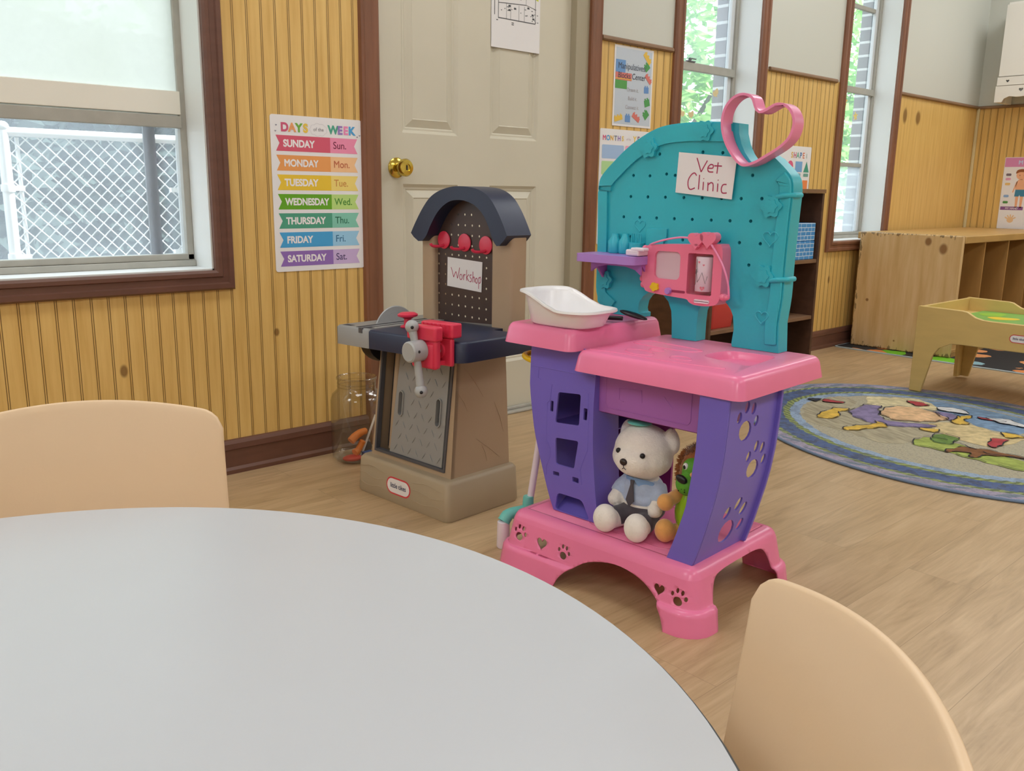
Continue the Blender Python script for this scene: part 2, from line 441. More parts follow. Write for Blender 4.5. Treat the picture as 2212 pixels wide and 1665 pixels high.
# ------------------------------------------------------------------ geometry helpers
class B:
    """collects geometry for ONE mesh object"""
    def __init__(s):
        s.v = []; s.f = []; s.m = []
    def add(s, vs, fs, mi=0):
        o = len(s.v)
        s.v += [tuple(p) for p in vs]
        s.f += [tuple(i + o for i in q) for q in fs]
        s.m += [mi] * len(fs)
        return s
    def box(s, x0, y0, z0, x1, y1, z1, mi=0, rot=None):
        vs = [(x, y, z) for x in (x0, x1) for y in (y0, y1) for z in (z0, z1)]
        if rot is not None:
            c = Vector(((x0 + x1) / 2, (y0 + y1) / 2, (z0 + z1) / 2))
            vs = [tuple(rot @ (Vector(p) - c) + c) for p in vs]
        return s.add(vs, [(0, 1, 3, 2), (4, 6, 7, 5), (0, 4, 5, 1), (2, 3, 7, 6), (0, 2, 6, 4), (1, 5, 7, 3)], mi)
    def loft(s, rings, mi=0, cap0=True, cap1=True, closed=True):
        n = len(rings[0]); vs = [p for r in rings for p in r]; fs = []
        for i in range(len(rings) - 1):
            for j in range(n if closed else n - 1):
                a = i * n + j; b = i * n + (j + 1) % n
                fs.append((a, b, b + n, a + n))
        if cap0: fs.append(tuple(range(n))[::-1])
        if cap1: fs.append(tuple((len(rings) - 1) * n + j for j in range(n)))
        return s.add(vs, fs, mi)
    def lathe(s, prof, c=(0, 0, 0), n=28, mi=0, axis='z', cap0=True, cap1=True):
        rings = []
        for r, h in prof:
            rg = []
            for j in range(n):
                a = 2 * PI * j / n; u, w = r * math.cos(a), r * math.sin(a)
                p = {'z': (u, w, h), 'x': (h, u, w), 'y': (u, h, w)}[axis]
                rg.append((p[0] + c[0], p[1] + c[1], p[2] + c[2]))
            rings.append(rg)
        return s.loft(rings, mi, cap0, cap1)
    def tube(s, pts, r, n=10, mi=0, closed=False):
        pts = [Vector(p) for p in pts]
        rs = r if isinstance(r, (list, tuple)) else [r] * len(pts)
        rings = []; prev = None
        for i, p in enumerate(pts):
            if closed: d = pts[(i + 1) % len(pts)] - pts[i - 1]
            else: d = pts[min(i + 1, len(pts) - 1)] - pts[max(i - 1, 0)]
            d.normalize()
            if prev is None:
                up = Vector((0, 0, 1)) if abs(d.z) < 0.9 else Vector((1, 0, 0))
                a = d.cross(up).normalized()
            else:
                a = (prev - d * prev.dot(d)).normalized()
            b = d.cross(a); prev = a
            rings.append([tuple(p + (a * math.cos(2 * PI * k / n) + b * math.sin(2 * PI * k / n)) * rs[i]) for k in range(n)])
        if closed: rings.append(rings[0])
        return s.loft(rings, mi, not closed, not closed)
    def ball(s, c, r, seg=20, ring=12, mi=0, rot=None, fn=None):
        if isinstance(r, (int, float)): r = (r, r, r)
        vs = []; fs = []
        for i in range(ring + 1):
            th = PI * i / ring
            for j in range(seg):
                ph = 2 * PI * j / seg
                p = Vector((math.sin(th) * math.cos(ph), math.sin(th) * math.sin(ph), math.cos(th)))
                if fn: p = Vector(fn(p))
                p = Vector((p.x * r[0], p.y * r[1], p.z * r[2]))
                if rot is not None: p = rot @ p
                vs.append((p.x + c[0], p.y + c[1], p.z + c[2]))
        for i in range(ring):
            for j in range(seg):
                a = i * seg + j; b = i * seg + (j + 1) % seg
                fs.append((a, a + seg, b + seg, b))
        return s.add(vs, fs, mi)
    def grid(s, fn, nu, nv, mi=0):
        vs = [fn(i / nu, j / nv) for i in range(nu + 1) for j in range(nv + 1)]
        fs = [(i * (nv + 1) + j, (i + 1) * (nv + 1) + j, (i + 1) * (nv + 1) + j + 1, i * (nv + 1) + j + 1) for i in range(nu) for j in range(nv)]
        return s.add(vs, fs, mi)
    def plate(s, outs, axis, a0, a1, mi=0, fn=None, cuts=None):
        """outlines (first outer, rest holes) filled and given thickness from a0 to a1 along axis"""
        vs, fs = fill2d(outs, abs(a1 - a0) / 2)
        mid = (a0 + a1) / 2
        if cuts: vs, fs = slice_mesh(vs, fs, cuts)
        o = []
        for (u, w, h) in vs:
            h += mid
            p = {'x': (h, u, w), 'y': (u, h, w), 'z': (u, w, h)}[axis]
            o.append(fn(p) if fn else p)
        return s.add(o, fs, mi)
    def text(s, body, size, to, mi=0, bold=0.0, align='LEFT', sx=1.0, shear=0.0):
        """flat lettering; to(u, w) places it"""
        cu = bpy.data.curves.new('lettering', 'FONT')
        cu.body = body; cu.size = size; cu.align_x = align; cu.offset = bold; cu.fill_mode = 'FRONT'; cu.shear = shear
        ob = bpy.data.objects.new('lettering', cu)
        me = ob.to_mesh()
        vs = [to(v.co.x * sx, v.co.y) for v in me.vertices]
        fs = [tuple(p.vertices) for p in me.polygons]
        ob.to_mesh_clear()
        bpy.data.objects.remove(ob); bpy.data.curves.remove(cu)
        return s.add(vs, fs, mi)
    def build(s, name, mats, parent=None, loc=None, rotz=None, bevel=0, seg=2, angle=40, merge=True, label=None, flip=True, flatshade=False, remesh=None, solid=None, sub=0):
        me = bpy.data.meshes.new(name)
        me.from_pydata(s.v, [], s.f)
        if not isinstance(mats, (list, tuple)): mats = [mats]
        for m in mats: me.materials.append(M[m] if isinstance(m, str) else m)
        me.polygons.foreach_set('material_index', s.m)
        bm = bmesh.new(); bm.from_mesh(me)
        if merge: bmesh.ops.remove_doubles(bm, verts=bm.verts, dist=1e-5)
        if flip: bmesh.ops.recalc_face_normals(bm, faces=bm.faces)
        bm.to_mesh(me); bm.free()
        if not flatshade:
            me.shade_smooth()
            me.set_sharp_from_angle(angle=R(angle))
        ob = bpy.data.objects.new(name, me)
        C.objects.link(ob)
        if parent is not None: ob.parent = parent
        if loc: ob.location = loc
        if rotz: ob.rotation_euler.z = rotz
        if solid:
            md = ob.modifiers.new('thickness', 'SOLIDIFY'); md.thickness = solid; md.offset = 0
        if remesh:
            md = ob.modifiers.new('one_skin', 'REMESH'); md.mode = 'VOXEL'; md.voxel_size = remesh; md.use_smooth_shade = True
            md = ob.modifiers.new('soften', 'SMOOTH'); md.factor = 0.5; md.iterations = 6
        if sub:
            md = ob.modifiers.new('round', 'SUBSURF'); md.levels = sub; md.render_levels = sub
        if bevel:
            md = ob.modifiers.new('soft_edge', 'BEVEL'); md.width = bevel; md.segments = seg; md.limit_method = 'ANGLE'; md.angle_limit = R(35); md.harden_normals = False
        if label: ob['label'] = label
        return ob

def fill2d(outs, ext=0.0):
    cu = bpy.data.curves.new('outline', 'CURVE')
    cu.dimensions = '2D'; cu.fill_mode = 'BOTH'; cu.extrude = ext
    for o in outs:
        sp = cu.splines.new('POLY'); sp.points.add(len(o) - 1)
        for i, (u, w) in enumerate(o): sp.points[i].co = (u, w, 0, 1)
        sp.use_cyclic_u = True
    ob = bpy.data.objects.new('outline', cu)
    me = ob.to_mesh()
    vs = [tuple(v.co) for v in me.vertices]; fs = [tuple(p.vertices) for p in me.polygons]
    ob.to_mesh_clear(); bpy.data.objects.remove(ob); bpy.data.curves.remove(cu)
    return vs, fs

def slice_mesh(vs, fs, cuts):
    """cut a flat mesh along u / w lines so that it can be bent"""
    me = bpy.data.meshes.new('slice'); me.from_pydata(vs, [], fs)
    bm = bmesh.new(); bm.from_mesh(me); bpy.data.meshes.remove(me)
    bmesh.ops.remove_doubles(bm, verts=bm.verts, dist=1e-6)
    for ax, vals in cuts:
        nrm = Vector((1, 0, 0)) if ax == 'u' else Vector((0, 1, 0))
        for c in vals:
            bmesh.ops.bisect_plane(bm, geom=bm.verts[:] + bm.edges[:] + bm.faces[:], plane_co=nrm * c, plane_no=nrm, dist=1e-6)
    bm.verts.index_update()
    v2 = [tuple(v.co) for v in bm.verts]; f2 = [tuple(v.index for v in f.verts) for f in bm.faces]
    bm.free()
    return v2, f2

def rrect(u0, w0, u1, w1, r, n=5):
    r = min(r, (u1 - u0) / 2 - 1e-5, (w1 - w0) / 2 - 1e-5); o = []
    for cx, cy, a0 in ((u1 - r, w1 - r, 0), (u0 + r, w1 - r, 90), (u0 + r, w0 + r, 180), (u1 - r, w0 + r, 270)):
        for k in range(n + 1):
            a = R(a0 + 90 * k / n); o.append((cx + r * math.cos(a), cy + r * math.sin(a)))
    return o
def circ(u, w, r, n=14, rw=None, rot=0):
    rw = rw or r; ca, sa = math.cos(rot), math.sin(rot)
    o = []
    for k in range(n):
        a = 2 * PI * k / n; x, y = r * math.cos(a), rw * math.sin(a)
        o.append((u + x * ca - y * sa, w + x * sa + y * ca))
    return o
def heart_pts(u, w, s, n=28):
    o = []
    for k in range(n):
        a = 2 * PI * k / n
        o.append((u + s * 16 * math.sin(a) ** 3 / 32, w + s * (13 * math.cos(a) - 5 * math.cos(2 * a) - 2 * math.cos(3 * a) - math.cos(4 * a)) / 32))
    return o
def paw_pts(u, w, s, rot=0.0, mir=1):
    """one pad and four toes as five outlines"""
    L = [(0, -0.16, 0.27, 0.23), (-0.40, 0.10, 0.10, 0.13), (-0.16, 0.36, 0.10, 0.14), (0.15, 0.36, 0.10, 0.14), (0.40, 0.10, 0.10, 0.13)]
    o = []; ca, sa = math.cos(rot), math.sin(rot)
    for (x, y, a, b) in L:
        x *= s * mir; y *= s
        o.append(circ(u + x * ca - y * sa, w + x * sa + y * ca, a * s, 14, b * s, rot))
    return o
def spline(pts, n=6, closed=True):
    o = []; N = len(pts)
    rng = range(N) if closed else range(N - 1)
    for i in rng:
        if closed: p0, p1, p2, p3 = pts[i - 1], pts[i], pts[(i + 1) % N], pts[(i + 2) % N]
        else: p0, p1, p2, p3 = pts[max(i - 1, 0)], pts[i], pts[i + 1], pts[min(i + 2, N - 1)]
        for k in range(n):
            t = k / n
            o.append(tuple(0.5 * (2 * b + (c - a) * t + (2 * a - 5 * b + 4 * c - d) * t * t + (3 * b - a - 3 * c + d) * t ** 3) for a, b, c, d in zip(p0, p1, p2, p3)))
    if not closed: o.append(tuple(pts[-1]))
    return o
def lerp_tab(x, tab):
    tab = sorted(tab)
    if x <= tab[0][0]: return tab[0][1]
    for (a, b), (c, d) in zip(tab, tab[1:]):
        if x <= c: return b + (d - b) * (x - a) / (c - a)
    return tab[-1][1]

def tag(o, label, cat, group=None):
    o['label'] = label; o['category'] = cat
    if group: o['group'] = group
    return o
def thing(name, label, cat, loc=(0, 0, 0), rotz=0.0, group=None):
    o = bpy.data.objects.new(name, None)
    C.objects.link(o); o.location = loc; o.rotation_euler = (0, 0, rotz); o.empty_display_size = 0.05
    return tag(o, label, cat, group)
def struct(o):
    o['kind'] = 'structure'
    return o
def copy_tree(o, parent=None):
    c = o.copy(); C.objects.link(c)
    if parent is not None: c.parent = parent
    for ch in list(o.children): copy_tree(ch, c)
    return c

# ------------------------------------------------------------------ the room
XR = 6.467          # inner face of the right wall
XL, YF, ZC = -2.2, -5.6, 2.6
WT = 0.16           # wall thickness
WIN = {1: (0.20, 0.614, 1.083, 1.98), 2: (3.207, 0.600, 3.80, 2.25), 3: (4.636, 0.600, 5.226, 2.25)}
DOOR = (1.653, 0.0, 2.557, 2.05)

b = B(); b.box(XL - .2, YF - .2, -0.05, XR + .2, 0.16, 0.0)
struct(b.build('floor', 'floor'))
b = B(); b.box(XL - .2, YF - .2, ZC, XR + .2, .16, ZC + 0.05)
struct(b.build('ceiling', 'ceiling'))
holes = [[(a, z0), (c, z0), (c, z1), (a, z1)] for (a, z0, c, z1) in WIN.values()]
outer = [(XL - .2, 0), (DOOR[0], 0), (DOOR[0], DOOR[3]), (DOOR[2] + .07, DOOR[3]), (DOOR[2] + .07, 0), (XR + .2, 0), (XR + .2, ZC), (XL - .2, ZC)]
b = B(); b.plate([outer] + holes, 'y', 0.0, WT)
struct(b.build('wall_back', 'wall_back'))
b = B(); b.box(XR, YF - .2, 0, XR + .16, 0.0, ZC)
struct(b.build('wall_right', 'wall_right'))
b = B(); b.box(XL - .16, YF - .2, 0, XL, 0.0, ZC)
struct(b.build('wall_left', 'wall_plain'))
b = B(); b.box(XL, YF - .16, 0, XR, YF, ZC)
struct(b.build('wall_front', 'wall_plain'))

def profile_bar(bb, prof, p0, p1, axis, mi=0):
    """moulding: profile (out, up) run from p0 to p1 along x or y on the wall"""
    rings = []
    for t in (p0, p1):
        if axis == 'x': rings.append([(t, -o, u) for o, u in prof])
        else: rings.append([(XR - o, t, u) for o, u in prof])
    bb.loft(rings, mi)
BASE = [(0, 0), (.019, 0), (.019, .012), (.012, .020), (.012, .072), (.016, .076), (.014, .092), (.007, .102), (0, .104)]
b = B()
for x0, x1 in ((XL, 1.59), (2.695, XR)): profile_bar(b, BASE, x0, x1, 'x')
struct(b.build('baseboard_back', 'trim', angle=25))
b = B(); profile_bar(b, BASE, -.019, YF, 'y')
struct(b.build('baseboard_right', 'trim', angle=25))
RAIL = [(0, 1.427), (.010, 1.427), (.016, 1.432), (.016, 1.440), (.010, 1.446), (0, 1.446)]
b = B()
for x0, x1 in ((2.695, 3.138), (3.888, 4.538), (5.261, XR)): profile_bar(b, RAIL, x0, x1, 'x')
profile_bar(b, RAIL, -.0, YF, 'y')
struct(b.build('trim_1', 'rail', angle=25))
b = B(); b.box(XR - .018, -.018, .104, XR, 0, 1.43)
struct(b.build('trim_2', 'corner', bevel=.004))

def casing(bb, x0, z0, x1, z1, w, depth=.02, legs=True, wb=None, down=None):
    """picture-frame casing with a stepped profile around an opening"""
    prof = [(0, 0), (0, depth * .7), (w * .12, depth), (w * .3, depth), (w * .36, depth * .75), (w * .62, depth * .75), (w * .68, depth), (w * .9, depth), (w, depth * .5), (w, 0)]
    rings = []
    for sx, sz in ((0, 0), (1, 0), (1, 1), (0, 1), (0, 0)):
        cx, cz = (x1 if sx else x0), (z1 if sz else z0)
        rings.append([(cx + (1 if sx else -1) * o, -d, cz + (1 if sz else -1) * o) for o, d in prof])
    bb.loft(rings, 0, False, False)

def window(n, rails, panes, latch=None, dark=None):
    x0, z0, x1, z1 = WIN[n]
    root = bpy.data.objects.new('window_%d' % n, None); C.objects.link(root); struct(root)
    c = B(); casing(c, x0, z0, x1, z1, .0575)
    c.build('window_casing', 'trim' if n == 1 else 'casing', root, angle=25)
    j = B()                                                  # white jamb liner and stool
    j.box(x0, 0.0, z0 - .002, x1, WT, z0 + .004)
    j.box(x0, 0.0, z1 - .004, x1, WT, z1)
    j.box(x0 - .001, 0.0, z0, x0 + .005, WT, z1); j.box(x1 - .005, 0.0, z0, x1 + .001, WT, z1)
    j.build('jamb_liner', 'paint_white', root)
    f = B()                                                  # aluminium perimeter frame
    y0, y1 = .118, .158
    f.box(x0 + .005, y0, z0 + .004, x0 + .024, y1, z1 - .004); f.box(x1 - .024, y0, z0 + .004, x1 - .005, y1, z1 - .004)
    f.box(x0 + .005, y0 - .012, z0 + .004, x1 - .005, y1, z0 + .022); f.box(x0 + .005, y0, z0 + .022, x1 - .005, y1, z0 + .040)
    f.box(x0 + .005, y0, z1 - .03, x1 - .005, y1, z1 - .004)
    f.build('window_frame', 'sash', root, bevel=.002)
    for k, (z, h, y, m) in enumerate(rails):
        r = B(); r.box(x0 + .02, y, z - h / 2, x1 - .02, y + .022, z + h / 2); r.build('meeting_rail', m, root, bevel=.002)
    st = B()
    if n != 1:
        st.box(x1 - .052, .130, z0 + .04, x1 - .024, .15, z1 - .03); st.box(x0 + .024, .130, z0 + .04, x0 + .052, .15, z1 - .03)
        st.build('sash_stile', 'sash_white', root, bevel=.002)
    if dark:
        d = B(); d.box(dark[0], .150, dark[2], dark[1], .157, dark[3]); d.build('storm_bar', 'sash_dark', root)
    for (za, zb, m, y) in panes:
        p = B(); p.box(x0 + .022, y, za, x1 - .022, y + .003, zb); p.build('window_pane', m, root)
    if latch:
        lx, lz = latch
        l = B(); l.box(lx - .028, .108, lz, lx + .028, .124, lz + .006); l.box(lx - .018, .104, lz + .006, lx - .006, .116, lz + .016); l.box(lx - .018, .106, lz + .012, lx + .03, .112, lz + .017)
        l.build('sash_latch', 'sash_dark', root, bevel=.001)
    return root
window(1, [(1.026, .034, .112, 'sash'), (1.078, .064, .1145, 'sash_beige')], [(.65, 1.012, 'pane_hazy', .136), (1.04, 1.95, 'pane_film', .128)], dark=(.965, .998, .65, 1.095))
window(2, [(1.412, .036, .112, 'sash'), (1.028, .022, .136, 'sash')], [(.64, 1.40, 'pane_clear', .142), (1.43, 2.22, 'pane_hazy', .142)], latch=(3.43, 1.430))
window(3, [(1.437, .034, .112, 'sash'), (1.026, .022, .136, 'sash'), (1.885, .022, .136, 'sash')], [(.64, 1.016, 'pane_low', .142), (1.038, 1.42, 'pane_clear', .142), (1.455, 1.875, 'pane_clear', .142), (1.897, 2.22, 'pane_clear', .142)], latch=(4.80, 1.455))

# door
root = bpy.data.objects.new('door_1', None); C.objects.link(root); struct(root)
c = B()
DC = [(0, 0), (0, .014), (.006, .018), (.02, .018), (.026, .014), (.052, .014), (.058, .018), (.064, .012), (.068, 0)]
for x, sgn in ((1.655, -1), (2.627, 1)):
    c.loft([[(x + sgn * o, -d, z) for o, d in DC] for z in (0, 2.13)])
c.box(1.587, -.016, 2.05, 2.695, 0, 2.13)
c.build('door_casing', 'casing', root, angle=25)
jb = B()
jb.box(2.557, -.002, 0, 2.628, .10, 2.05); jb.box(2.540, .078, 0, 2.560, .11, 2.05)
jb.build('door_jamb', 'jamb', root, bevel=.002)
jb = B(); jb.box(1.640, .0, 0, 1.655, .12, 2.05); jb.build('door_jamb', 'casing', root)
d = B()
DY = .030
panels = []
for xa, xb in ((1.770, 2.008), (2.155, 2.392)):
    for za, zb in ((.20, .866), (1.032, 1.72)):
        panels.append((xa, za, xb, zb))
d.plate([[(1.653, .008), (2.560, .008), (2.560, 2.04), (1.653, 2.04)]] + [[(a, q), (c_, q), (c_, e), (a, e)] for a, q, c_, e in panels], 'y', DY, DY + .04)
for a, q, c_, e in panels:
    def ring(i, y): return [(a + i, y, q + i), (c_ - i, y, q + i), (c_ - i, y, e - i), (a + i, y, e - i)]
    d.loft([ring(0, DY), ring(.010, DY + .009), ring(.016, DY + .009), ring(.020, DY + .012), ring(.045, DY + .002), ring(.048, DY + .004)], 0, False, True)
d.build('door_slab', 'door', root, angle=20, merge=False)
k = B()
k.lathe([(.033, -.003), (.033, .004), (.026, .009), (.014, .012), (.012, .030), (.020, .034), (.028, .044), (.029, .054), (.024, .062), (.012, .0635), (.011, .060), (.004, .060)], (0, 0, 0), 32, axis='y')
kk = []
k.v = [(x + 1.745, DY - y, z + .918) for x, y, z in k.v]
kb = k.build('door_knob', 'brass', root)
kk = B(); kk.box(1.7435, DY - .0625, .910, 1.7465, DY - .0595, .926); kk.build('keyhole', 'cavity', kb)
th = B(); th.box(1.655, -.012, 0, 2.557, .12, .010); th.box(1.655, .012, .010, 2.557, .026, .022); th.build('threshold', 'threshold', root, bevel=.003)

# ------------------------------------------------------------------ outside
b = B(); b.box(-8, .24, -.32, 14, 16, -.30)
o = struct(b.build('ground_outside', 'ground'))
b = B()
b.plate([[(2.76, -.3), (XR + .3, -.3), (XR + .3, 2.9), (2.76, 2.9)]] + [[(a + .02, z0 - .02), (c_ - .035, z0 - .02), (c_ - .035, z1), (a + .02, z1)] for n, (a, z0, c_, z1) in WIN.items() if n > 1], 'y', .165, .226)
struct(b.build('wall_outside', 'brick'))

def fence():
    t = thing('chain_link_fence', 'galvanised chain link fence gate standing outside the left window', 'fence', (1.27, 1.5, -.3))
    x0, x1, z1 = -.345, .352, 1.345
    def wires(bb, sgn):
        p = .054; h = z1 - .04
        n = int((x1 - x0 + h) / p) + 2
        for i in range(-1, n):
            a = x0 + i * p if sgn > 0 else x1 - i * p
            pts = []
            # clip the diagonal to the panel
            za, zb = 0.03, z1
            xa = a - sgn * (h) + 0; xb = a
            for q in range(2): pass
            def xz(s): return (xa + (xb - xa) * s, za + (zb - za) * s)
            s0, s1 = 0, 1
            for s_lim in (x0, x1):
                if abs(xb - xa) < 1e-6: continue
                s = (s_lim - xa) / (xb - xa)
                if (xb > xa) == (s_lim == x0): s0 = max(s0, s)
                else: s1 = min(s1, s)
            if s1 - s0 < .01: continue
            A, Z = xz(s0), xz(s1)
            bb.tube([(A[0], .003 * sgn, A[1]), (Z[0], .003 * sgn, Z[1])], .0027, 6)
    w = B(); wires(w, 1); wires(w, -1); w.build('wire_mesh', 'galv', t)
    for x in (x0, x1):
        q = B(); q.tube([(x, 0, 0), (x, 0, z1 + .005)], .021, 14); q.build('gate_post', 'galv', t)
    q = B(); q.tube([(x0, 0, z1), (x1, 0, z1)], .018, 12); q.build('top_rail', 'galv', t)
    q = B(); q.tube([(x0 + .05, 0.01, .03), (x0 + .05, .01, z1 - .02)], .008, 8); q.build('tension_bar', 'galv', t)
    q = B(); q.tube([(x1 + .03, .02, .03), (x1 + .03, .02, z1 - .05)], .01, 8); q.build('tension_bar', 'galv', t)
    for x in (x0, x1):
        for z in (.55, .86, 1.13):
            q = B(); q.lathe([(.026, -.014), (.027, 0), (.026, .014)], (x, 0, z), 14); q.box(x + (.02 if x < 0 else -.06), -.006, z - .01, x + (.06 if x < 0 else -.02), .006, z + .01); q.build('band_clamp', 'galv', t)
    q = B(); q.ball((x0, 0, z1 + .02), (.026, .026, .02), 12, 8); q.build('post_cap', 'galv', t)
fence()

def shrub(name, label, cat, loc, crown, n, mats, leaf, trunk=None, seed=1, zc=0.0, group=None, boxy=False):
    rnd = random.Random(seed)
    t = thing(name, label, cat, loc, 0, group)
    fb = B()
    for i in range(n):
        # points gather towards the rim of lumpy sub-crowns
        while True:
            p = Vector((rnd.uniform(-1, 1), rnd.uniform(-1, 1), rnd.uniform(-1, 1)))
            if boxy or 0.25 < p.length < 1: break
        k = 0.72 + 0.5 * noise.noise(p * 2.3 + Vector((seed, 0, 0)))
        p *= (1 + .25 * (k - .72)) if boxy else k
        c = Vector((p.x * crown[0], p.y * crown[1], p.z * crown[2] + zc))
        a = Vector((rnd.uniform(-1, 1), rnd.uniform(-1, 1), rnd.uniform(-.6, .6))).normalized()
        u = a.orthogonal().normalized()
        s = leaf * rnd.uniform(.6, 1.3)
        fb.add([c - a * s, c + u * s * .45, c + a * s, c - u * s * .45], [(0, 1, 2, 3)], rnd.choice((0, 0, 1)))
    fb.build('foliage', mats, t, merge=False, flip=False)
    if trunk:
        tb = B(); h, r = trunk
        tb.tube([(0, 0, 0), (.05 * h, .02, h * .35), (.0, .0, h * .7), (.04, 0, h)], [r, r * .8, r * .6, r * .3], 10)
        for q in range(3):
            an = 2.1 * q + seed; tb.tube([(0.02 * h, 0, h * .6), (.25 * h * math.cos(an), .25 * h * math.sin(an), h * 1.0)], [r * .5, r * .2], 8)
        tb.build('trunk', 'bark', t)
    return t
shrub('evergreen_shrub', 'dark evergreen shrub in the shade behind the chain link fence', 'shrub', (0.70, 4.3, -.3), (1.00, .45, 1.04), 6500, ['leaf_c', 'leaf_c'], .14, (1.2, .05), 3, 1.02, boxy=True)
shrub('evergreen_shrub', 'dark shrub seen through the chain link at the right fence post', 'shrub', (2.95, 5.9, -.3), (1.40, .45, 1.2), 8000, ['leaf_c', 'leaf_c'], .14, (1.2, .05), 4, 1.2, boxy=True)
shrub('leafy_tree', 'sunlit green tree outside the middle window', 'tree', (8.6, 4.2, -.3), (1.5, 1.0, 2.3), 2300, ['leaf_a', 'leaf_b'], .10, (2.6, .08), 5, 2.2)
shrub('leafy_tree', 'sunlit green tree outside the narrow window furthest right', 'tree', (12.2, 4.4, -.3), (1.5, 1.1, 2.6), 2300, ['leaf_a', 'leaf_b'], .11, (2.6, .08), 6, 2.5)
shrub('leafy_tree', 'tall pale green tree high above the chain link fence', 'tree', (1.3, 7.5, -.3), (3.4, 1.5, 2.6), 3200, ['leaf_b', 'leaf_a'], .15, (3.0, .14), 8, 3.8)

# ------------------------------------------------------------------ wall charts and papers
def chart(name, label, cat, x0, z0, x1, z1, wall='back', y=0.0, thick=.0016, rad=.008, m='card'):
    """a sheet lying on the wall; returns builder, material list and placing functions (u right, w up in 0..1)"""
    b = B(); mats = [M[m]]
    W, H = x1 - x0, z1 - z0
    if wall == 'back':
        b.plate([rrect(x0, z0, x1, z1, rad)], 'y', y - .0008 - thick, y - .0008)
        front = y - .0008 - thick
        def at(k): return lambda u, w: (x0 + u, front - .0003 - .0002 * k, z0 + w)
    else:
        b.plate([rrect(x0, z0, x1, z1, rad)], 'x', XR - .0008 - thick, XR - .0008)
        front = XR - .0008 - thick
        def at(k): return lambda u, w: (front - .0003 - .0002 * k, x1 - u, z0 + w)
    def mi(col):
        m_ = flat(col)
        if m_ not in mats: mats.append(m_)
        return mats.index(m_)
    def shape(outs, col, k=0):
        vs, fs = fill2d(outs if isinstance(outs[0][0], (tuple, list)) else [outs], 0)
        f = at(k); b.add([f(u, w) for u, w, _ in vs], fs, mi(col))
    def words(s, u, w, size, col, k=1, bold=0.0, align='LEFT', sx=1.0, rot=0):
        if 'M' in s and bold:
            for q, (du, dw) in enumerate(((0, 0), (bold, 0), (-bold, 0), (0, bold), (0, -bold))): words(s, u + du, w + dw, size, col, k + q * .3, 0.0, align, sx, rot)
            return
        f = at(k); ca, sa = math.cos(rot), math.sin(rot)
        b.text(s, size, lambda a, c: f(u + a * ca - c * sa, w + a * sa + c * ca), mi(col), bold, align, sx)
    def done():
        o = b.build(name, mats, merge=False, flip=False, flatshade=True)
        # sheet normals first, print faces already front facing
        bm = bmesh.new(); bm.from_mesh(o.data); bmesh.ops.recalc_face_normals(bm, faces=bm.faces); bm.to_mesh(o.data); bm.free()
        return tag(o, label, cat)
    return W, H, shape, words, done

def letters(words, s, u, w, size, cols, step, bold=.004):
    for i, ch in enumerate(s):
        words(ch, step[i] if isinstance(step, (list, tuple)) else u + step * i, w, size, cols[i % len(cols)], 1 + 2 * (i % 2), bold, 'CENTER')

# days of the week
W, H, shape, words, done = chart('wall_chart', 'white days of the week chart with rainbow banners beside the door', 'poster', 1.277, .598, 1.590, 1.058)
letters(words, 'DAYS', .045, H - .046, .034, ['#d0577c', '#efa368', '#6fae3c', '#eec94a'], [.046, .0705, .0935, .1155], .0016)
letters(words, 'WEEK', .196, H - .046, .034, ['#4fa890', '#9b7cc4', '#ee8fc0', '#4fa6e0'], [.2110, .2350, .2555, .2770], .0016)
words('of the', .160, H - .041, .015, '#8a858e', 1, .0, 'CENTER')
def scallop(d): return [(.160 + (.0285 + d + .0022 * abs(math.sin(4.5 * a))) * math.cos(a), H - .037 + (.0165 + d + .0030 * abs(math.sin(4.5 * a))) * math.sin(a)) for a in [2 * PI * k / 72 for k in range(72)]]
shape([scallop(.0), scallop(-.0009)], '#cfcbd2', 0)
for (u, w) in ((.019, H - .030), (.297, H - .052), (.016, H - .047), (.306, H - .047)): shape(heart_pts(u, w, .006), '#9a96a4', 0)
rows = [('SUNDAY', 'Sun.', '#da5a74', '#f392b6', '#7d2148'), ('MONDAY', 'Mon.', '#efa25c', '#f8c795', '#c86a4a'), ('TUESDAY', 'Tue.', '#efc938', '#f5dc7c', '#d3924a'), ('WEDNESDAY', 'Wed.', '#67ab1c', '#bfe184', '#3d8a2e'),
        ('THURSDAY', 'Thu.', '#4fa387', '#86cdb9', '#1d6f55'), ('FRIDAY', 'Fri.', '#47a6e0', '#9cd0f2', '#2e6f9e'), ('SATURDAY', 'Sat.', '#946fbd', '#cdb4e2', '#4c3f74')]
for i, (a, s, c1, c2, c3) in enumerate(rows):
    zt = H - .058 - i * .0568; zb = zt - .0455; zm = (zt + zb) / 2
    shape([(.016, zt), (.199, zt), (.199, zb), (.016, zb), (.028, zm)], c1)
    shape([(.199, zt), (.297, zt), (.285, zm), (.297, zb), (.199, zb)], c2)
    words(a, .040, zm - .0095, .0285, '#f5f1f4', 1, .0011, 'LEFT', .92 if a != 'WEDNESDAY' else .86)
    words(s, .209, zm - .0095, .030, c3, 1, .0002, 'LEFT', .95)
done()

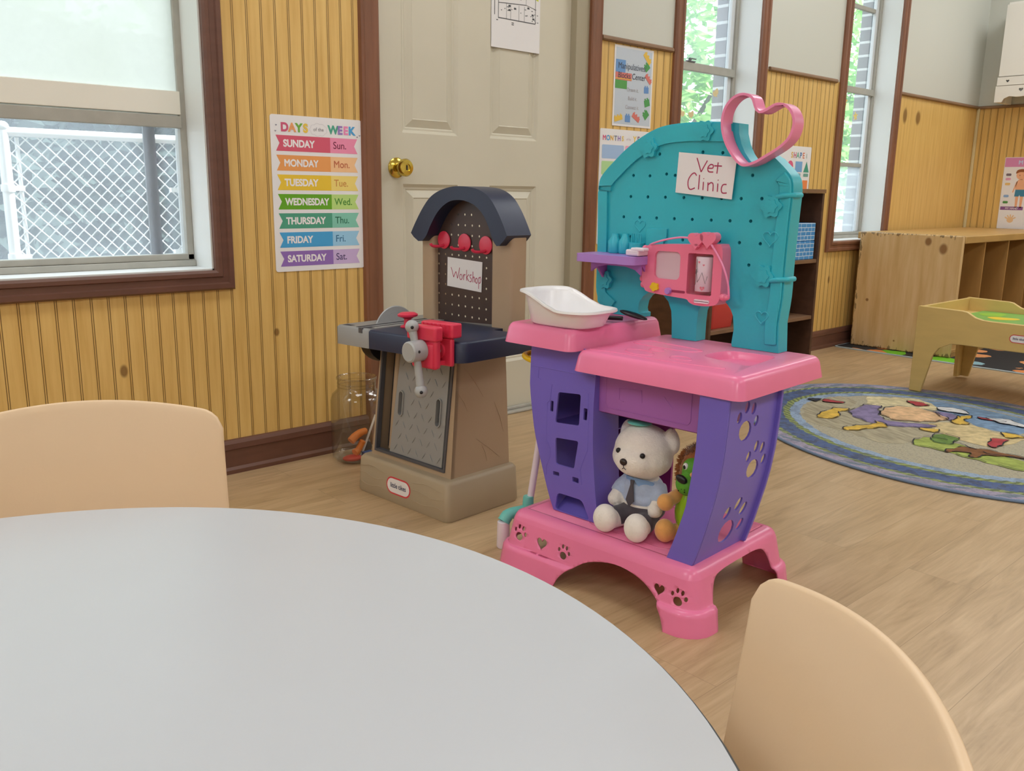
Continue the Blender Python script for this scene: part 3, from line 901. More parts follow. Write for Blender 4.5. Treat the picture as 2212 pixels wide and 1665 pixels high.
# floor plan sheet on the door
W, H, shape, words, done = chart('paper_sheet', 'white paper with a printed floor plan taped high on the beige door', 'paper', 2.156, 1.345, 2.392, 1.66, y=DY, rad=.001, m='paper')
def line(x0, z0, x1, z1, w=.0016, col='#4b4d52'):
    if abs(x1 - x0) > abs(z1 - z0): shape([(x0, z0 - w / 2), (x1, z1 - w / 2), (x1, z1 + w / 2), (x0, z0 + w / 2)], col)
    else: shape([(x0 - w / 2, z0), (x0 + w / 2, z0), (x1 + w / 2, z1), (x1 - w / 2, z1)], col)
line(.014, .108, .014, .30, .003); line(.032, .098, .032, .29, .0026); line(.032, .150, .165, .158, .0026); line(.032, .100, .212, .100, .0032)
line(.165, .158, .208, .150, .002); line(.165, .158, .165, .28, .0012); line(.212, .10, .212, .285, .0022)
for x in (.07, .09, .13, .157): line(x, .100, x, .152, .0014)
for x, z, a, c in ((.095, .205, .018, .013), (.185, .245, .014, .011)):
    shape([[(x, z), (x + a, z), (x + a, z + c), (x, z + c)], [(x + .003, z + .003), (x + a - .003, z + .003), (x + a - .003, z + c - .003), (x + .003, z + c - .003)]], '#4b4d52')
rr = random.Random(3)
for q in range(34):
    x, z = rr.choice([(rr.uniform(.035, .20), rr.uniform(.104, .148)), (rr.uniform(.05, .2), rr.uniform(.17, .28)), (rr.uniform(.19, .222), rr.uniform(.1, .15))])
    shape([(x, z), (x + rr.uniform(.003, .009), z), (x + .006, z + .003), (x, z + .003)], '#77797e')
for x, z in ((.078, .142), (.105, .136), (.17, .146), (.196, .112), (.192, .125), (.078, .128)): shape([(x, z), (x + .012, z), (x + .011, z + .006), (x + .002, z + .007)], '#4b4d52')
shape([(.204, .186), (.226, .178), (.226, .184), (.206, .193)], '#d3dc3c')
for z in (.090, .084): line(.095, z, .106, z, .003)
line(.022, .092, .03, .092, .003)
done()

# manipulatives / blocks sign
W, H, shape, words, done = chart('wall_sign', 'pale blue block centre sign with toy brick pictures by the door', 'poster', 2.778, 1.112, 3.020, 1.421, rad=.001, m='card')
shape([(.008, .008), (W - .008, .008), (W - .008, H - .008), (.008, H - .008)], '#c6d0dd', 0)
shape([(.008, .205), (.068, .205), (.068, .255), (.008, .255)], '#6d9ad0', 1)
shape([(.008, .178), (.108, .178), (.108, .207), (.008, .207)], '#d87a72', 2)
shape([(.008, .182), (.108, .182), (.108, .185), (.008, .185)], '#e8c04a', 3)
shape([(.008, .145), (.080, .145), (.080, .178), (.008, .178)], '#56a152', 2)
words('Manipulatives/', .022, .222, .0335, '#4c5668', 5, 0.0, 'LEFT', .92)
words('Blocks Center', .022, .186, .0325, '#4c4a5a', 5, 0.0, 'LEFT', .92)
for i, s in enumerate(('Dream it.', 'Build it.', 'Connect it.')): words(s, .118, .138 - .034 * i, .021, '#b3aeb2', 5, 0, 'CENTER', .9)
def toybrick(u, w, s, rot, col):
    base = [(-.5, -.5), (.5, -.5), (.5, .3), (.32, .3), (.32, .5), (.08, .5), (.08, .3), (-.1, .3), (-.1, .5), (-.34, .5), (-.34, .3), (-.5, .3)]
    ca, sa = math.cos(rot), math.sin(rot)
    shape([(u + s * (x * ca - y * sa), w + s * (x * sa + y * ca)) for x, y in base], col, 3)
def longbrick(u, w, s, rot, col):
    base = [(-.9, -.42), (.9, -.42), (.9, .25), (.7, .25), (.7, .45), (.45, .45), (.45, .25), (.1, .25), (.1, .45), (-.2, .45), (-.2, .25), (-.5, .25), (-.5, .45), (-.75, .45), (-.75, .25), (-.9, .25)]
    ca, sa = math.cos(rot), math.sin(rot)
    shape([(u + s * (x * ca - y * sa), w + s * (x * sa + y * ca)) for x, y in base], col, 4)
longbrick(.203, .276, .030, -.75, '#e9c04d'); toybrick(.200, .242, .032, .7, '#4f9f56'); longbrick(.214, .196, .026, -.7, '#d8776f'); toybrick(.203, .153, .030, .05, '#6a96cf')
toybrick(.210, .103, .034, .3, '#4f9f56'); toybrick(.205, .055, .034, .75, '#4f9f56'); longbrick(.034, .032, .028, .25, '#e9c04d'); toybrick(.092, .034, .033, .0, '#6a96cf'); longbrick(.145, .040, .028, -.5, '#d8776f')
done()

# months chart
W, H, shape, words, done = chart('wall_chart', 'white months of the year chart below the toy brick sign', 'poster', 2.708, .640, 3.014, 1.098, rad=.006)
letters(words, 'MONTHS', .026, H - .044, .027, ['#e0628a', '#4fa6e0', '#e9b54a', '#8a8a98', '#9b7cc4', '#f2d27a'], .0225, .0009)
words('of the', .175, H - .040, .012, '#c9b6c0', 1, 0, 'CENTER')
letters(words, 'YEAR', .214, H - .044, .031, ['#efc94a', '#8a6f8f', '#6fae3c', '#4fa890'], .0235, .0009)
cols = ['#a8c4ea', '#f3a9c4', '#b7e0a0', '#f6d888', '#cdb4e2', '#f5b890', '#9cd8cc', '#f2a0a0', '#a6d4f4', '#e8d0a0', '#f3b0d0', '#f0b49a']
for i in range(12):
    r_, c_ = i // 2, i % 2
    u0 = .014 + c_ * .142; w1 = H - .062 - r_ * .064
    shape(rrect(u0, w1 - .054, u0 + .134, w1, .006), cols[i])
done()

# shapes chart
W, H, shape, words, done = chart('wall_chart', 'white shapes chart on the wall above the dark bookcase', 'poster', 4.040, .640, 4.346, 1.092, rad=.006)
letters(words, 'SHAPE', .120, H - .058, .040, ['#e9b54a', '#d86f8c', '#4fa890', '#4f86c0', '#dd7a5a'], .028, .0008)
for k in range(4):
    an = PI * k / 4; du, dw = .011 * math.cos(an), .014 * math.sin(an)
    shape([(.262 - du - .0006, H - .046 - dw), (.262 - du + .0008, H - .046 - dw), (.262 + du + .0008, H - .046 + dw), (.262 + du - .0006, H - .046 + dw)], '#8fae9c', 1)
shape([(.158, H - .128), (.226, H - .128), (.226, H - .075), (.158, H - .075)], '#7aaee0'); shape([(.240, H - .128), (.296, H - .128), (.268, H - .072)], '#3f9c86')
shape(circ(.11, H - .1, .028), '#e0628a'); shape(circ(.045, H - .1, .033, 20, .024), '#e9b54a')
for u in (.192, .268, .11, .045): shape(rrect(u - .024, H - .150, u + .024, H - .134, .004), '#6fa79b' if u > .2 else '#8fb6c8', 1)
shape([(.240, H - .235), (.290, H - .235), (.290, H - .168), (.240, H - .168)], '#f08c52'); shape([(.16, H - .21), (.192, H - .168), (.224, H - .21), (.192, H - .25)], '#9b7cc4')
done()

# body chart on the right wall (u runs from its left edge towards the viewer's right)
W, H, shape, words, done = chart('wall_chart', 'body parts chart with a pink header on the right wall', 'poster', -.522, .650, -.213, 1.112, wall='right', rad=.004)
shape([(.003, H - .062), (W - .003, H - .062), (W - .003, H - .003), (.003, H - .003)], '#dd8fc0')
letters(words, 'MY', .098, H - .046, .036, ['#c9d4f4', '#f5dc7c'], .034, .0012)
sk, hr, sh = '#f0b38c', '#9a5a34', '#3f86a8'
cx = .115
shape(circ(cx, H - .115, .034, 22, .030), sk, 1); shape(spline([(cx - .037, H - .105), (cx - .03, H - .083), (cx, H - .076), (cx + .03, H - .083), (cx + .037, H - .105), (cx + .02, H - .097), (cx - .015, H - .096)]), hr, 2)
for e in (-.013, .013): shape(circ(cx + e, H - .116, .0028, 8), '#5a3a2a', 3)
shape(spline([(cx - .022, H - .150), (cx + .022, H - .150), (cx + .027, H - .215), (cx - .027, H - .215)]), sk, 1)
for sg in (-1, 1):
    shape([(cx + sg * .020, H - .152), (cx + sg * .030, H - .158), (cx + sg * .047, H - .225), (cx + sg * .040, H - .228)], sk, 1)
    shape([(cx + sg * .004, H - .240), (cx + sg * .024, H - .240), (cx + sg * .020, H - .325), (cx + sg * .008, H - .325)], sk, 1)
shape([(cx - .028, H - .208), (cx + .028, H - .208), (cx + .031, H - .252), (cx + .004, H - .252), (cx, H - .242), (cx - .004, H - .252), (cx - .031, H - .252)], sh, 2)
for (w, c_) in ((.112, '#7d6f7c'), (.140, '#e8a6c8'), (.172, '#e9c27a'), (.250, '#8fb4e4'), (.290, '#5a9a52')): shape(rrect(.018, H - w - .008, .050, H - w + .008, .006), c_, 1)
shape([(.008, H - .340), (.146, H - .340), (.146, H - .318), (.008, H - .318)], '#8c5c96', 1); words('MY HAND', .077, H - .335, .017, '#efe6f0', 3, .0004, 'CENTER')
shape([(.156, H - .340), (W - .008, H - .340), (W - .008, H - .318), (.156, H - .318)], '#ee8fb0', 1)
shape(circ(.077, H - .405, .020, 16, .018), '#ecc79a', 1)
for k in range(5):
    an = R(150 - 30 * k); shape([(.077 + .014 * math.cos(an + .3), H - .405 + .014 * math.sin(an + .3)), (.077 + .014 * math.cos(an - .3), H - .405 + .014 * math.sin(an - .3)), (.077 + .038 * math.cos(an - .1), H - .405 + .036 * math.sin(an - .1)), (.077 + .038 * math.cos(an + .1), H - .405 + .036 * math.sin(an + .1))], '#ecc79a', 2 + .3 * k)
shape(circ(.235, H - .395, .026), sk, 1); shape(spline([(.205, H - .395), (.215, H - .366), (.24, H - .360), (.265, H - .38), (.25, H - .378), (.22, H - .382)]), hr, 2)
done()

# stickers on the window glass
def sticker(x, y, z, s, rot, m, label, kind):
    b = B()
    if kind == 'flower':
        out = []
        for k in range(30):
            a = 2 * PI * k / 30; r_ = s * (.72 + .28 * math.cos(5 * a)); out.append((r_ * math.cos(a + rot), r_ * math.sin(a + rot)))
        b.plate([out], 'y', -.0004, .0004)
    else:
        for sg in (-1, 1): b.plate([circ(sg * s * .42, s * .15, s * .42, 14, s * .6, sg * -.4)], 'y', -.0004, .0004)
        b.plate([circ(0, 0, s * .13, 10, s * .8)], 'y', -.0008, .0008)
        b.v = [(x_ * math.cos(rot) - z_ * math.sin(rot), y_, x_ * math.sin(rot) + z_ * math.cos(rot)) for x_, y_, z_ in b.v]
    o = b.build('window_sticker', m, loc=(x, y, z), merge=False)
    tag(o, label, 'sticker', 'stickers on the window glass')
sticker(3.49, .1405, 1.205, .024, .3, 'sticker_gold', 'gold winged sticker on the middle window, right one of the pair', 'bug')
sticker(3.42, .1405, 1.205, .022, -.2, 'sticker_gold', 'gold winged sticker on the middle window, left one of the pair', 'bug')
sticker(3.675, .1405, 1.315, .026, .6, 'sticker_gold', 'gold winged sticker near the right edge of the middle window', 'bug')
sticker(4.925, .1405, 1.375, .026, .2, 'sticker_yellow', 'yellow flower sticker topmost on the narrow window', 'flower')
sticker(5.06, .1405, 1.300, .026, .5, 'sticker_yellow', 'yellow flower sticker on the right side of the narrow window', 'flower')
sticker(4.885, .1405, 1.225, .026, .8, 'sticker_gold', 'peach flower sticker lowest on the narrow window', 'flower')

# ------------------------------------------------------------------ furniture
# round table
TC = (0.036, -1.943)
t = thing('round_table', 'round white laminate table with dark edge in the foreground', 'table', (TC[0], TC[1], 0))
b = B(); b.lathe([(.4562, .505), (.4572, .508), (.4572, .523), (.4555, .5262), (.44, .5265)], n=128); b.build('tabletop', 'table', t, angle=50)
b = B(); b.lathe([(.4560, .5035), (.4588, .505), (.4590, .5225), (.4575, .5245), (.4560, .5250)], n=128, cap0=False, cap1=False); b.build('edge_band', 'edge', t)
for k in range(4):
    a = R(20 + 90 * k); b = B(); x, y = .36 * math.cos(a), .36 * math.sin(a)
    b.lathe([(.020, .02), (.020, .30), (.024, .301), (.024, .505)], (x, y, 0), 20); leg = b.build('leg', 'steel', t)
    f = B(); f.lathe([(.022, 0), (.024, .003), (.024, .018), (.020, .022)], (x, y, 0), 20); f.build('foot_cap', 'black', leg)

def make_chair(label, loc, ang, group):
    """moulded one-piece back and seat; local +x points away from the table"""
    t = thing('school_chair', label, 'chair', loc, ang, group)
    hw, sag, tilt, zt, drop = .165, .035, .2, .607, .022
    def back(u, v):
        s = -1 + 2 * u
        z = .325 + (zt - drop * s * s - .325) * v
        # rounded upper corners
        k = max(0.0, abs(s) - .88) / .12
        z -= (1 - math.sqrt(max(0, 1 - k * k))) * .020 * v ** 6
        return (tilt * (z - .45) - sag * s * s * (.35 + .65 * v), s * hw, z)
    b = B(); b.grid(back, 64, 28); b.build('backrest', 'chair', t, solid=.007, bevel=.0025)
    def seat(u, v):
        s = -1 + 2 * u
        w = hw * (1.0 - .06 * v)
        x = -.035 - .275 * v
        z = .305 + .018 * s * s - .012 * math.sin(PI * v) - .03 * max(0, v - .82) / .18 + .018 * max(0, .15 - v) / .15
        return (x, s * w, z)
    b = B(); b.grid(seat, 24, 24); b.build('seat', 'chair', t, solid=.007, bevel=.0025)
    for sx in (0, 1):
        for sy in (-1, 1):
            b = B()
            if sx: pts = [(-.06, sy * .11, .288), (-.03, sy * .135, .25), (.02, sy * .165, .012)]
            else: pts = [(-.26, sy * .11, .285), (-.275, sy * .13, .25), (-.295, sy * .16, .012)]
            b.tube(spline(pts, 5, False), .0105, 12); l = b.build('leg', 'steel', t)
            p = pts[-1]; f = B(); f.lathe([(.013, 0), (.015, .003), (.014, .022), (.011, .026)], (p[0], p[1], 0), 16); f.build('glide', 'black', l)
    for sy in (-1, 1):
        b = B(); b.tube(spline([(-.26, sy * .11, .288), (-.06, sy * .11, .290), (.0, sy * .10, .330), (.02, sy * .085, .44)], 6, False), .0095, 10); b.build('seat_rail', 'steel', t)
    return t
G_CH = 'peach plastic chairs at the white table'
make_chair('peach plastic school chair across the white table by the panelled wall', (.275, -1.425, 0), R(90 - 12), G_CH)
make_chair('peach plastic school chair in the right foreground beside the table edge', (.42, -2.27, 0), R(90 - 134), G_CH)

# oval rug
ang = math.atan2(-.9048, -.4258)
t = thing('oval_rug', 'oval blue and green picture rug on the wood floor', 'rug', (3.292, -1.219, 0), ang)
b = B(); b.plate([circ(0, 0, .808, 120, .647)], 'z', 0.0005, .009); b.build('pile', 'rug', t, bevel=.003)
b = B()
b.tube([(.811 * math.cos(2 * PI * k / 120), .650 * math.sin(2 * PI * k / 120), .0052) for k in range(120)], .0048, 8, closed=True); b.build('binding', 'rug_edge', t)
PAT = {
'sky':[(-0.618, -0.01), (-0.567, 0.153), (-0.327, 0.302), (-0.031, 0.42), (0.115, 0.264), (0.03, 0.184), (-0.088, 0.191), (-0.289, 0.209), (-0.502, 0.101)],
'stone':[(-0.474, -0.296), (-0.57, -0.178), (-0.599, -0.024), (-0.465, -0.01), (-0.337, -0.143), (-0.148, -0.186), (-0.131, -0.121), (0.015, -0.066), (0.1, -0.217), (0.087, -0.328), (-0.059, -0.359), (-0.231, -0.382)],
'cream':[(-0.527, 0.091), (-0.509, 0.165), (-0.437, 0.282), (-0.264, 0.232), (-0.301, 0.162), (-0.363, 0.073), (-0.364, -0.012)],
'peach':[(-0.275, -0.045), (-0.346, 0.059), (-0.323, 0.153), (-0.184, 0.17), (-0.122, 0.129), (-0.114, 0.051), (-0.169, -0.062)],
'tan':[(-0.093, 0.032), (-0.06, 0.164), (0.092, 0.174), (0.176, 0.199), (0.214, -0.001), (0.039, -0.036)],
'purple':[(-0.321, -0.156), (-0.404, -0.013), (-0.373, 0.03), (-0.277, -0.054), (-0.16, -0.097), (-0.079, 0.019), (-0.04, -0.027), (-0.116, -0.16), (-0.22, -0.192)],
'purpleb':[(-0.238, 0.18), (-0.188, 0.23), (-0.124, 0.192), (-0.121, 0.133)],
'yel1':[(-0.305, -0.318), (-0.386, -0.183), (-0.354, -0.131), (-0.317, -0.213), (-0.253, -0.256), (-0.262, -0.328)],
'yel2':[(-0.13, -0.319), (-0.134, -0.198), (-0.173, -0.15), (-0.091, -0.165), (-0.085, -0.237), (-0.079, -0.343)],
'yel3':[(-0.072, 0.115), (-0.153, 0.22), (-0.141, 0.27), (-0.088, 0.191), (-0.037, 0.153)],
'yel4':[(-0.049, -0.061), (-0.002, -0.008), (0.015, -0.066)],
'yel5':[(0.092, 0.174), (0.12, 0.22), (0.164, 0.212), (0.15, 0.157)],
'green':[(0.11, -0.236), (0.067, -0.112), (0.164, -0.082), (0.292, -0.078), (0.385, -0.024), (0.472, -0.117), (0.335, -0.169), (0.219, -0.202)],
'bush':[(0.079, -0.123), (0.039, -0.036), (0.116, -0.037), (0.162, -0.12), (0.119, -0.145)],
'horse':[(0.232, -0.204), (0.203, -0.099), (0.243, -0.054), (0.322, -0.012), (0.365, -0.002), (0.308, -0.094), (0.315, -0.169), (0.263, -0.137)],
'red1':[(0.203, 0.011), (0.147, 0.083), (0.172, 0.124), (0.239, 0.014)],
'red2':[(-0.413, 0.203), (-0.395, 0.234), (-0.322, 0.239), (-0.347, 0.18)],
'red3':[(-0.118, 0.287), (-0.034, 0.337), (-0.066, 0.28)],
'red4':[(-0.534, -0.118), (-0.451, -0.078), (-0.482, -0.145)],
'blk':[(-0.552, -0.191), (-0.539, -0.138), (-0.502, -0.176)],
'white':[(-0.284, 0.233), (-0.266, 0.304), (-0.172, 0.294), (-0.216, 0.233)],
'white2':[(-0.095, 0.309), (-0.044, 0.37), (0.05, 0.333), (-0.027, 0.296)]}
order = ['sky', 'stone', 'tan', 'cream', 'green', 'bush', 'purple', 'purpleb', 'peach', 'yel1', 'yel2', 'yel3', 'yel4', 'yel5', 'horse', 'red1', 'red2', 'red3', 'red4', 'blk', 'white', 'white2']
b = B(); rm = []
for i, k in enumerate(order):
    key = k.rstrip('0123456789')
    mm = M['rug_' + key]
    if mm not in rm: rm.append(mm)
    pts = PAT[k]
    if key in ('sky', 'stone'):      # carry the big fields out to the braided ring
        pts = [((x, y) if (x / .815) ** 2 + (y / .654) ** 2 < .36 else (lambda s: (x * s, y * s))(.69 / math.sqrt((x / .815) ** 2 + (y / .654) ** 2))) for x, y in pts]
    pts = spline(pts, 5)
    pts = [(x + .006 * math.sin(90 * y + i), y + .006 * math.sin(80 * x)) for x, y in pts]
    vs, fs = fill2d([pts], 0)
    b.add([(x, y, .0093 + .0002 * i) for x, y, _ in vs], fs, rm.index(mm))
    if key not in ('sky', 'stone', 'tan', 'cream'):
        if M['rug_blk'] not in rm: rm.append(M['rug_blk'])
        for q in range(len(pts)):
            if (q * 7 + i) % 5 == 0: continue
            A, Bq = Vector(pts[q]), Vector(pts[(q + 1) % len(pts)])
            if (Bq - A).length < 1e-5: continue
            nn = (Bq - A).normalized(); nn = Vector((-nn.y, nn.x)) * .0022
            b.add([(*(A - nn), .0139), (*(Bq - nn), .0139), (*(Bq + nn), .0139), (*(A + nn), .0139)], [(0, 1, 2, 3)], rm.index(M['rug_blk']))
b.build('woven_picture', rm, t, merge=False)

# dark play mat under the pine cubby
t = thing('play_mat', 'black play mat with bright animal-like patches under the pine cubby', 'mat', (0, 0, 0))
b = B(); b.plate([rrect(4.755, -2.0, 6.43, -.03, .02)], 'z', 0.0003, .0055); b.build('mat_sheet', 'playmat', t)
b = B(); b.plate([rrect(4.735, -2.02, 6.45, -.022, .03), rrect(4.755, -2.0, 6.43, -.03, .02)], 'z', 0.0003, .0050); b.build('mat_border', 'matborder', t)

# pine cubby
t = thing('cubby_shelf', 'low pine cubby with knotty side panel in the far corner', 'shelf', (4.866, -.056, .0057))
b = B(); b.box(4.866, -.619, .006, 4.888, -.056, .652); o = b.build('side_panel', 'pine', None, bevel=.006); o.parent = t; o.matrix_parent_inverse = Matrix.Translation((-4.866, .056, -.0057))
def rel(bb): bb.v = [(x - 4.866, y + .056, z - .0057) for x, y, z in bb.v]; return bb
b = B(); b.box(4.889, -.622, .612, 6.44, -.03, .650); rel(b).build('top_board', 'pine_plain', t, bevel=.004)
b = B(); b.box(6.418, -.617, .006, 6.44, -.056, .611); rel(b).build('side_panel', 'pine_plain', t, bevel=.003)
b = B(); b.box(4.889, -.07, .006, 6.417, -.056, .611); rel(b).build('back_panel', 'pine_inside', t)
b = B(); b.box(4.889, -.617, .03, 6.417, -.071, .048); rel(b).build('bottom_board', 'pine_plain', t, bevel=.002)
b = B(); b.box(4.889, -.612, .0062, 6.417, -.596, .0295); rel(b).build('kick_board', 'pine_plain', t)
for x in (5.185, 5.535, 5.88, 6.17):
    b = B(); b.box(x - .006, -.614, .049, x + .006, -.071, .611); rel(b).build('divider', 'pine_inside', t)

# dark bookcase
t = thing('bookcase', 'dark brown bookcase against the wall behind the teal board', 'shelf', (3.03, -.02, 0))
def relb(bb): bb.v = [(x - 3.03, y + .02, z) for x, y, z in bb.v]; return bb
def bookcase_part(name, a, m='walnut', bev=.001):
    b = B(); b.box(*a); relb(b).build(name, m, t, bevel=bev)
bookcase_part('side_panel', (3.030, -.350, 0, 3.047, -.020, .858))
bookcase_part('side_panel', (3.868, -.350, 0, 3.885, -.020, .858))
bookcase_part('top_board', (3.026, -.354, .8585, 3.889, -.020, .876), 'walnut_edge')
bookcase_part('back_panel', (3.0475, -.028, .07, 3.8675, -.022, .858))
for z in (.556, .290): bookcase_part('shelf_board', (3.0475, -.346, z - .017, 3.8675, -.029, z), 'walnut_edge')
bookcase_part('shelf_board', (3.0475, -.346, .055, 3.8675, -.029, .072))
bookcase_part('kick_board', (3.0475, -.335, 0, 3.8675, -.320, .0545))
def toy_block(x, z, label, y=-.335, w=.165):
    b = B(); b.box(x - w, y, z, x, y + .10, z + .083)
    tag(b.build('toy_block', 'toybrick', bevel=.0025), label, 'block', 'blue cardboard brick blocks')
toy_block(3.855, .5565, 'blue cardboard brick block at the bottom of the front stack in the bookcase')
toy_block(3.853, .6405, 'blue cardboard brick block on top of the front stack in the bookcase')
toy_block(3.835, .5565, 'blue cardboard brick block behind, at the bottom of the rear stack', -.215, .20)
toy_block(3.832, .6405, 'blue cardboard brick block behind, on top of the rear stack', -.215, .20)
t = thing('storage_bin', 'red storage bin on the middle shelf of the dark bookcase', 'bin', (3.17, -.19, .2905))
b = B(); b.loft([[(x, y, z) for x, y in rrect(-.09 * s, -.14 * s, .09 * s, .14 * s, .02)] for s, z in ((.9, 0), (.92, .004), (1, .145))]); b.build('body', 'redbin', t)
b = B(); b.plate([rrect(-.097, -.147, .097, .147, .02)], 'z', .1455, .165); b.build('lid', 'redbin', t, bevel=.004)

# train table
XT, YT = 3.880, -.835
t = thing('activity_table', 'low maple activity table with green play board by the rug', 'table', (XT, YT, .0104))
YE = -1.35          # runs on out of the frame
def front_outline():
    o = [(0, 0), (0, .374)]
    o += [(-.005, .378), (-.185, .374), (-.205, .371), (-.24, .351), (-.27, .344), (-.30, .342)]
    o += [(YE + .30, .342), (YE + .27, .344), (YE + .24, .351), (YE + .205, .371), (YE + .185, .374), (YE + .005, .378), (YE, .374), (YE, 0), (YE + .05, 0)]
    o += [(YE + .085, .17), (YE + .11, .205), (YE + .15, .226), (YE + .19, .229), (-.19, .229), (-.15, .226), (-.11, .205), (-.085, .17), (-.05, 0)]
    return [(u, w) for u, w in o]
for x in (0, .53):
    b = B(); b.plate([front_outline()], 'x', x, x + .016); b.build('side_panel', 'maple', t, bevel=.004)
for y in (0, YE):
    b = B(); b.plate([[(.0165, 0), (.062, 0), (.075, .17), (.10, .21), (.15, .229), (.396, .229), (.446, .21), (.471, .17), (.484, 0), (.5295, 0), (.5295, .374), (.0165, .374)]], 'y', y + (-.0165 if y == 0 else .0005), y + (-.0005 if y == 0 else .0165)); b.build('end_panel', 'maple', t, bevel=.003)
b = B(); b.box(.0165, YE + .017, .30, .5295, -.017, .316); b.build('tray_board', 'maple', t)
pb = B(); pb.plate([rrect(.02, YE + .03, .526, -.085, .02)], 'z', .3165, .322)
pm = [flat('#76b454', .35), flat('#f0cf2e', .35), flat('#b8d4e6', .35), flat('#8cc63f', .35)]
for q, (u, w, a, c, m_) in enumerate([(.13, -.19, .06, .04, 1), (.30, -.25, .05, .06, 1), (.08, -.40, .05, .12, 2), (.40, -.17, .07, .05, 3), (.36, -.50, .06, .08, 1), (.2, -.7, .09, .1, 3), (.12, -.95, .06, .09, 1), (.38, -.85, .06, .12, 2), (.08, -.14, .03, .04, 3)]):
    vs, fs = fill2d([[(x + .008 * math.sin(60 * y), y + .008 * math.sin(50 * x)) for x, y in circ(u, w, a, 24, c)]], 0); pb.add([(x, y, .3223 + .0001 * q) for x, y, _ in vs], fs, m_)
pb.build('play_board', pm, t, merge=False)
def logo(bb, to, w, mats_i):
    """red oval badge with white field and navy lettering"""
    h = w * .47
    for k, (s, mi) in enumerate(((1, mats_i[0]), (.80, mats_i[1]))):
        hw, hh = w / 2 - (1 - s) * .45 * h, h / 2 * s
        hh = h / 2 - (1 - s) * .45 * h
        vs, fs = fill2d([rrect(-hw, -hh, hw, hh, hh)], 0); bb.add([to(u, v, .0004 * (k + 1)) for u, v, _ in vs], fs, mi)
    bb.text('little tikes', w * .185, lambda u, v: to(u, v - w * .05, .0013), mats_i[2], w * .0022, 'CENTER', .88)
LOGO = [flat('#d8404c', .35), flat('#f0ecec', .35), flat('#2a3560', .35)]
b = B(); logo(b, lambda u, v, k: (-.0006 - k, -.415 - u, .283 + v), .072, (0, 1, 2)); b.build('badge', LOGO, t, merge=False, flip=False)

# white heart cabinet high on the right wall
t = thing('doll_wardrobe', 'white doll wardrobe with heart cut-outs high on the right wall', 'toy furniture', (6.25, -.178, 1.444))
WD = .206; WL = .52
b = B(); b.box(.006, -WL + .012, .10, WD, -.012, .60); b.build('body', 'wardrobe', t, bevel=.003)
b = B(); b.plate([[(-.20, .605), (-.03, .562), (-.012, .595), (-.012, .60), (-WL + .012, .60), (-WL + .03, .64), (-.30, .66)]], 'x', .004, .02)
def wpanel(name, y0, y1, z0, z1, hearts, x0=-.006):
    b = B(); b.plate([[(y0, z0), (y1, z0), (y1, z1), (y0, z1)]] + [heart_pts(u, w, s) for u, w, s in hearts], 'x', x0, x0 + .0115); o = b.build(name, 'wardrobe', t, bevel=.0015)
    for u, w, s in hearts:
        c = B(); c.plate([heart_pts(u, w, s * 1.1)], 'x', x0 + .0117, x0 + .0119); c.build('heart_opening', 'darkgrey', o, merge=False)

wpanel('door', -WL / 2 + .002, -.008, .158, .585, [(-.155, .335, .030)])
wpanel('door', -WL + .008, -WL / 2 - .002, .158, .585, [(-WL + .155, .335, .030)])
wpanel('drawer', -WL + .004, -.004, .102, .152, [(-.065, .127, .020), (-WL + .065, .127, .020)], -.010)
b = B()
ap = [(0, 0), (0, .098), (-WL, .098), (-WL, 0), (-WL + .045, 0), (-WL + .055, .02), (-WL + .085, .034), (-WL + .13, .028), (-WL + .18, .030), (-.18, .030), (-.13, .028), (-.085, .034), (-.055, .02), (-.045, 0)]
b.plate([ap, heart_pts(-.150, .070, .026), heart_pts(-WL + .150, .070, .026)], 'x', -.012, .0); o = b.build('apron', 'wardrobe', t, bevel=.0015)
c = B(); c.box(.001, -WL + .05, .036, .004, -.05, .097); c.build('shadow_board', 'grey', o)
for y0 in (-.03, -WL + .002):
    b = B(); b.box(.1, y0, 0, WD, y0 + .028, .099); b.build('foot', 'wardrobe', t, bevel=.002)
for y0 in (-.0175, -WL + .0055):
    b = B(); b.box(.0005, y0, 0, .0995, y0 + .012, .099); b.build('foot', 'wardrobe', t, bevel=.002)

# clear jar behind the workbench
JX, JY = 1.475, -.122
t = thing('plastic_jar', 'tall clear wide-mouth jar holding toy pieces beside the workbench', 'jar', (JX, JY, 0))
prof = [(.001, .003), (.072, .003), (.081, .012), (.083, .03), (.083, .195), (.078, .214), (.066, .226), (.0605, .232), (.0605, .262), (.0635, .263), (.0635, .268), (.0600, .2695)]
inner = [(.0585, .268), (.0585, .231), (.064, .2235), (.076, .211), (.081, .193), (.081, .03), (.079, .014), (.070, .006), (.001, .006)]
b = B(); b.lathe(prof + inner, n=48, cap0=False, cap1=False); b.build('jar_body', 'jar', t, angle=60)
b = B()
for z in (.240, .250): b.tube([(.0608 * math.cos(2 * PI * k / 48), .0608 * math.sin(2 * PI * k / 48), z) for k in range(48)], .0010, 6, closed=True)
b.tube([(.0617 * math.cos(2 * PI * k / 48), .0617 * math.sin(2 * PI * k / 48), .2685) for k in range(48)], .0018, 8, closed=True)
b.build('screw_rim', 'jar', t)
def toy_piece(name, label, m, fn):
    b = B(); fn(b); tag(b.build(name, m, loc=(JX, JY, 0)), label, 'toy', 'toy pieces inside the clear jar')
def limb(b, pts, r): b.tube(spline(pts, 6, False), r, 10)
toy_piece('orange_toy', 'orange bent toy piece lying uppermost in the clear jar', 'orange', lambda b: (b.tube(spline([(-.045, -.03, .072), (-.025, -.028, .086), (.0, -.026, .094), (.014, -.022, .093)], 5, False), [.013] * 5 + [.012] * 5 + [.011] * 5 + [.007], 12)))
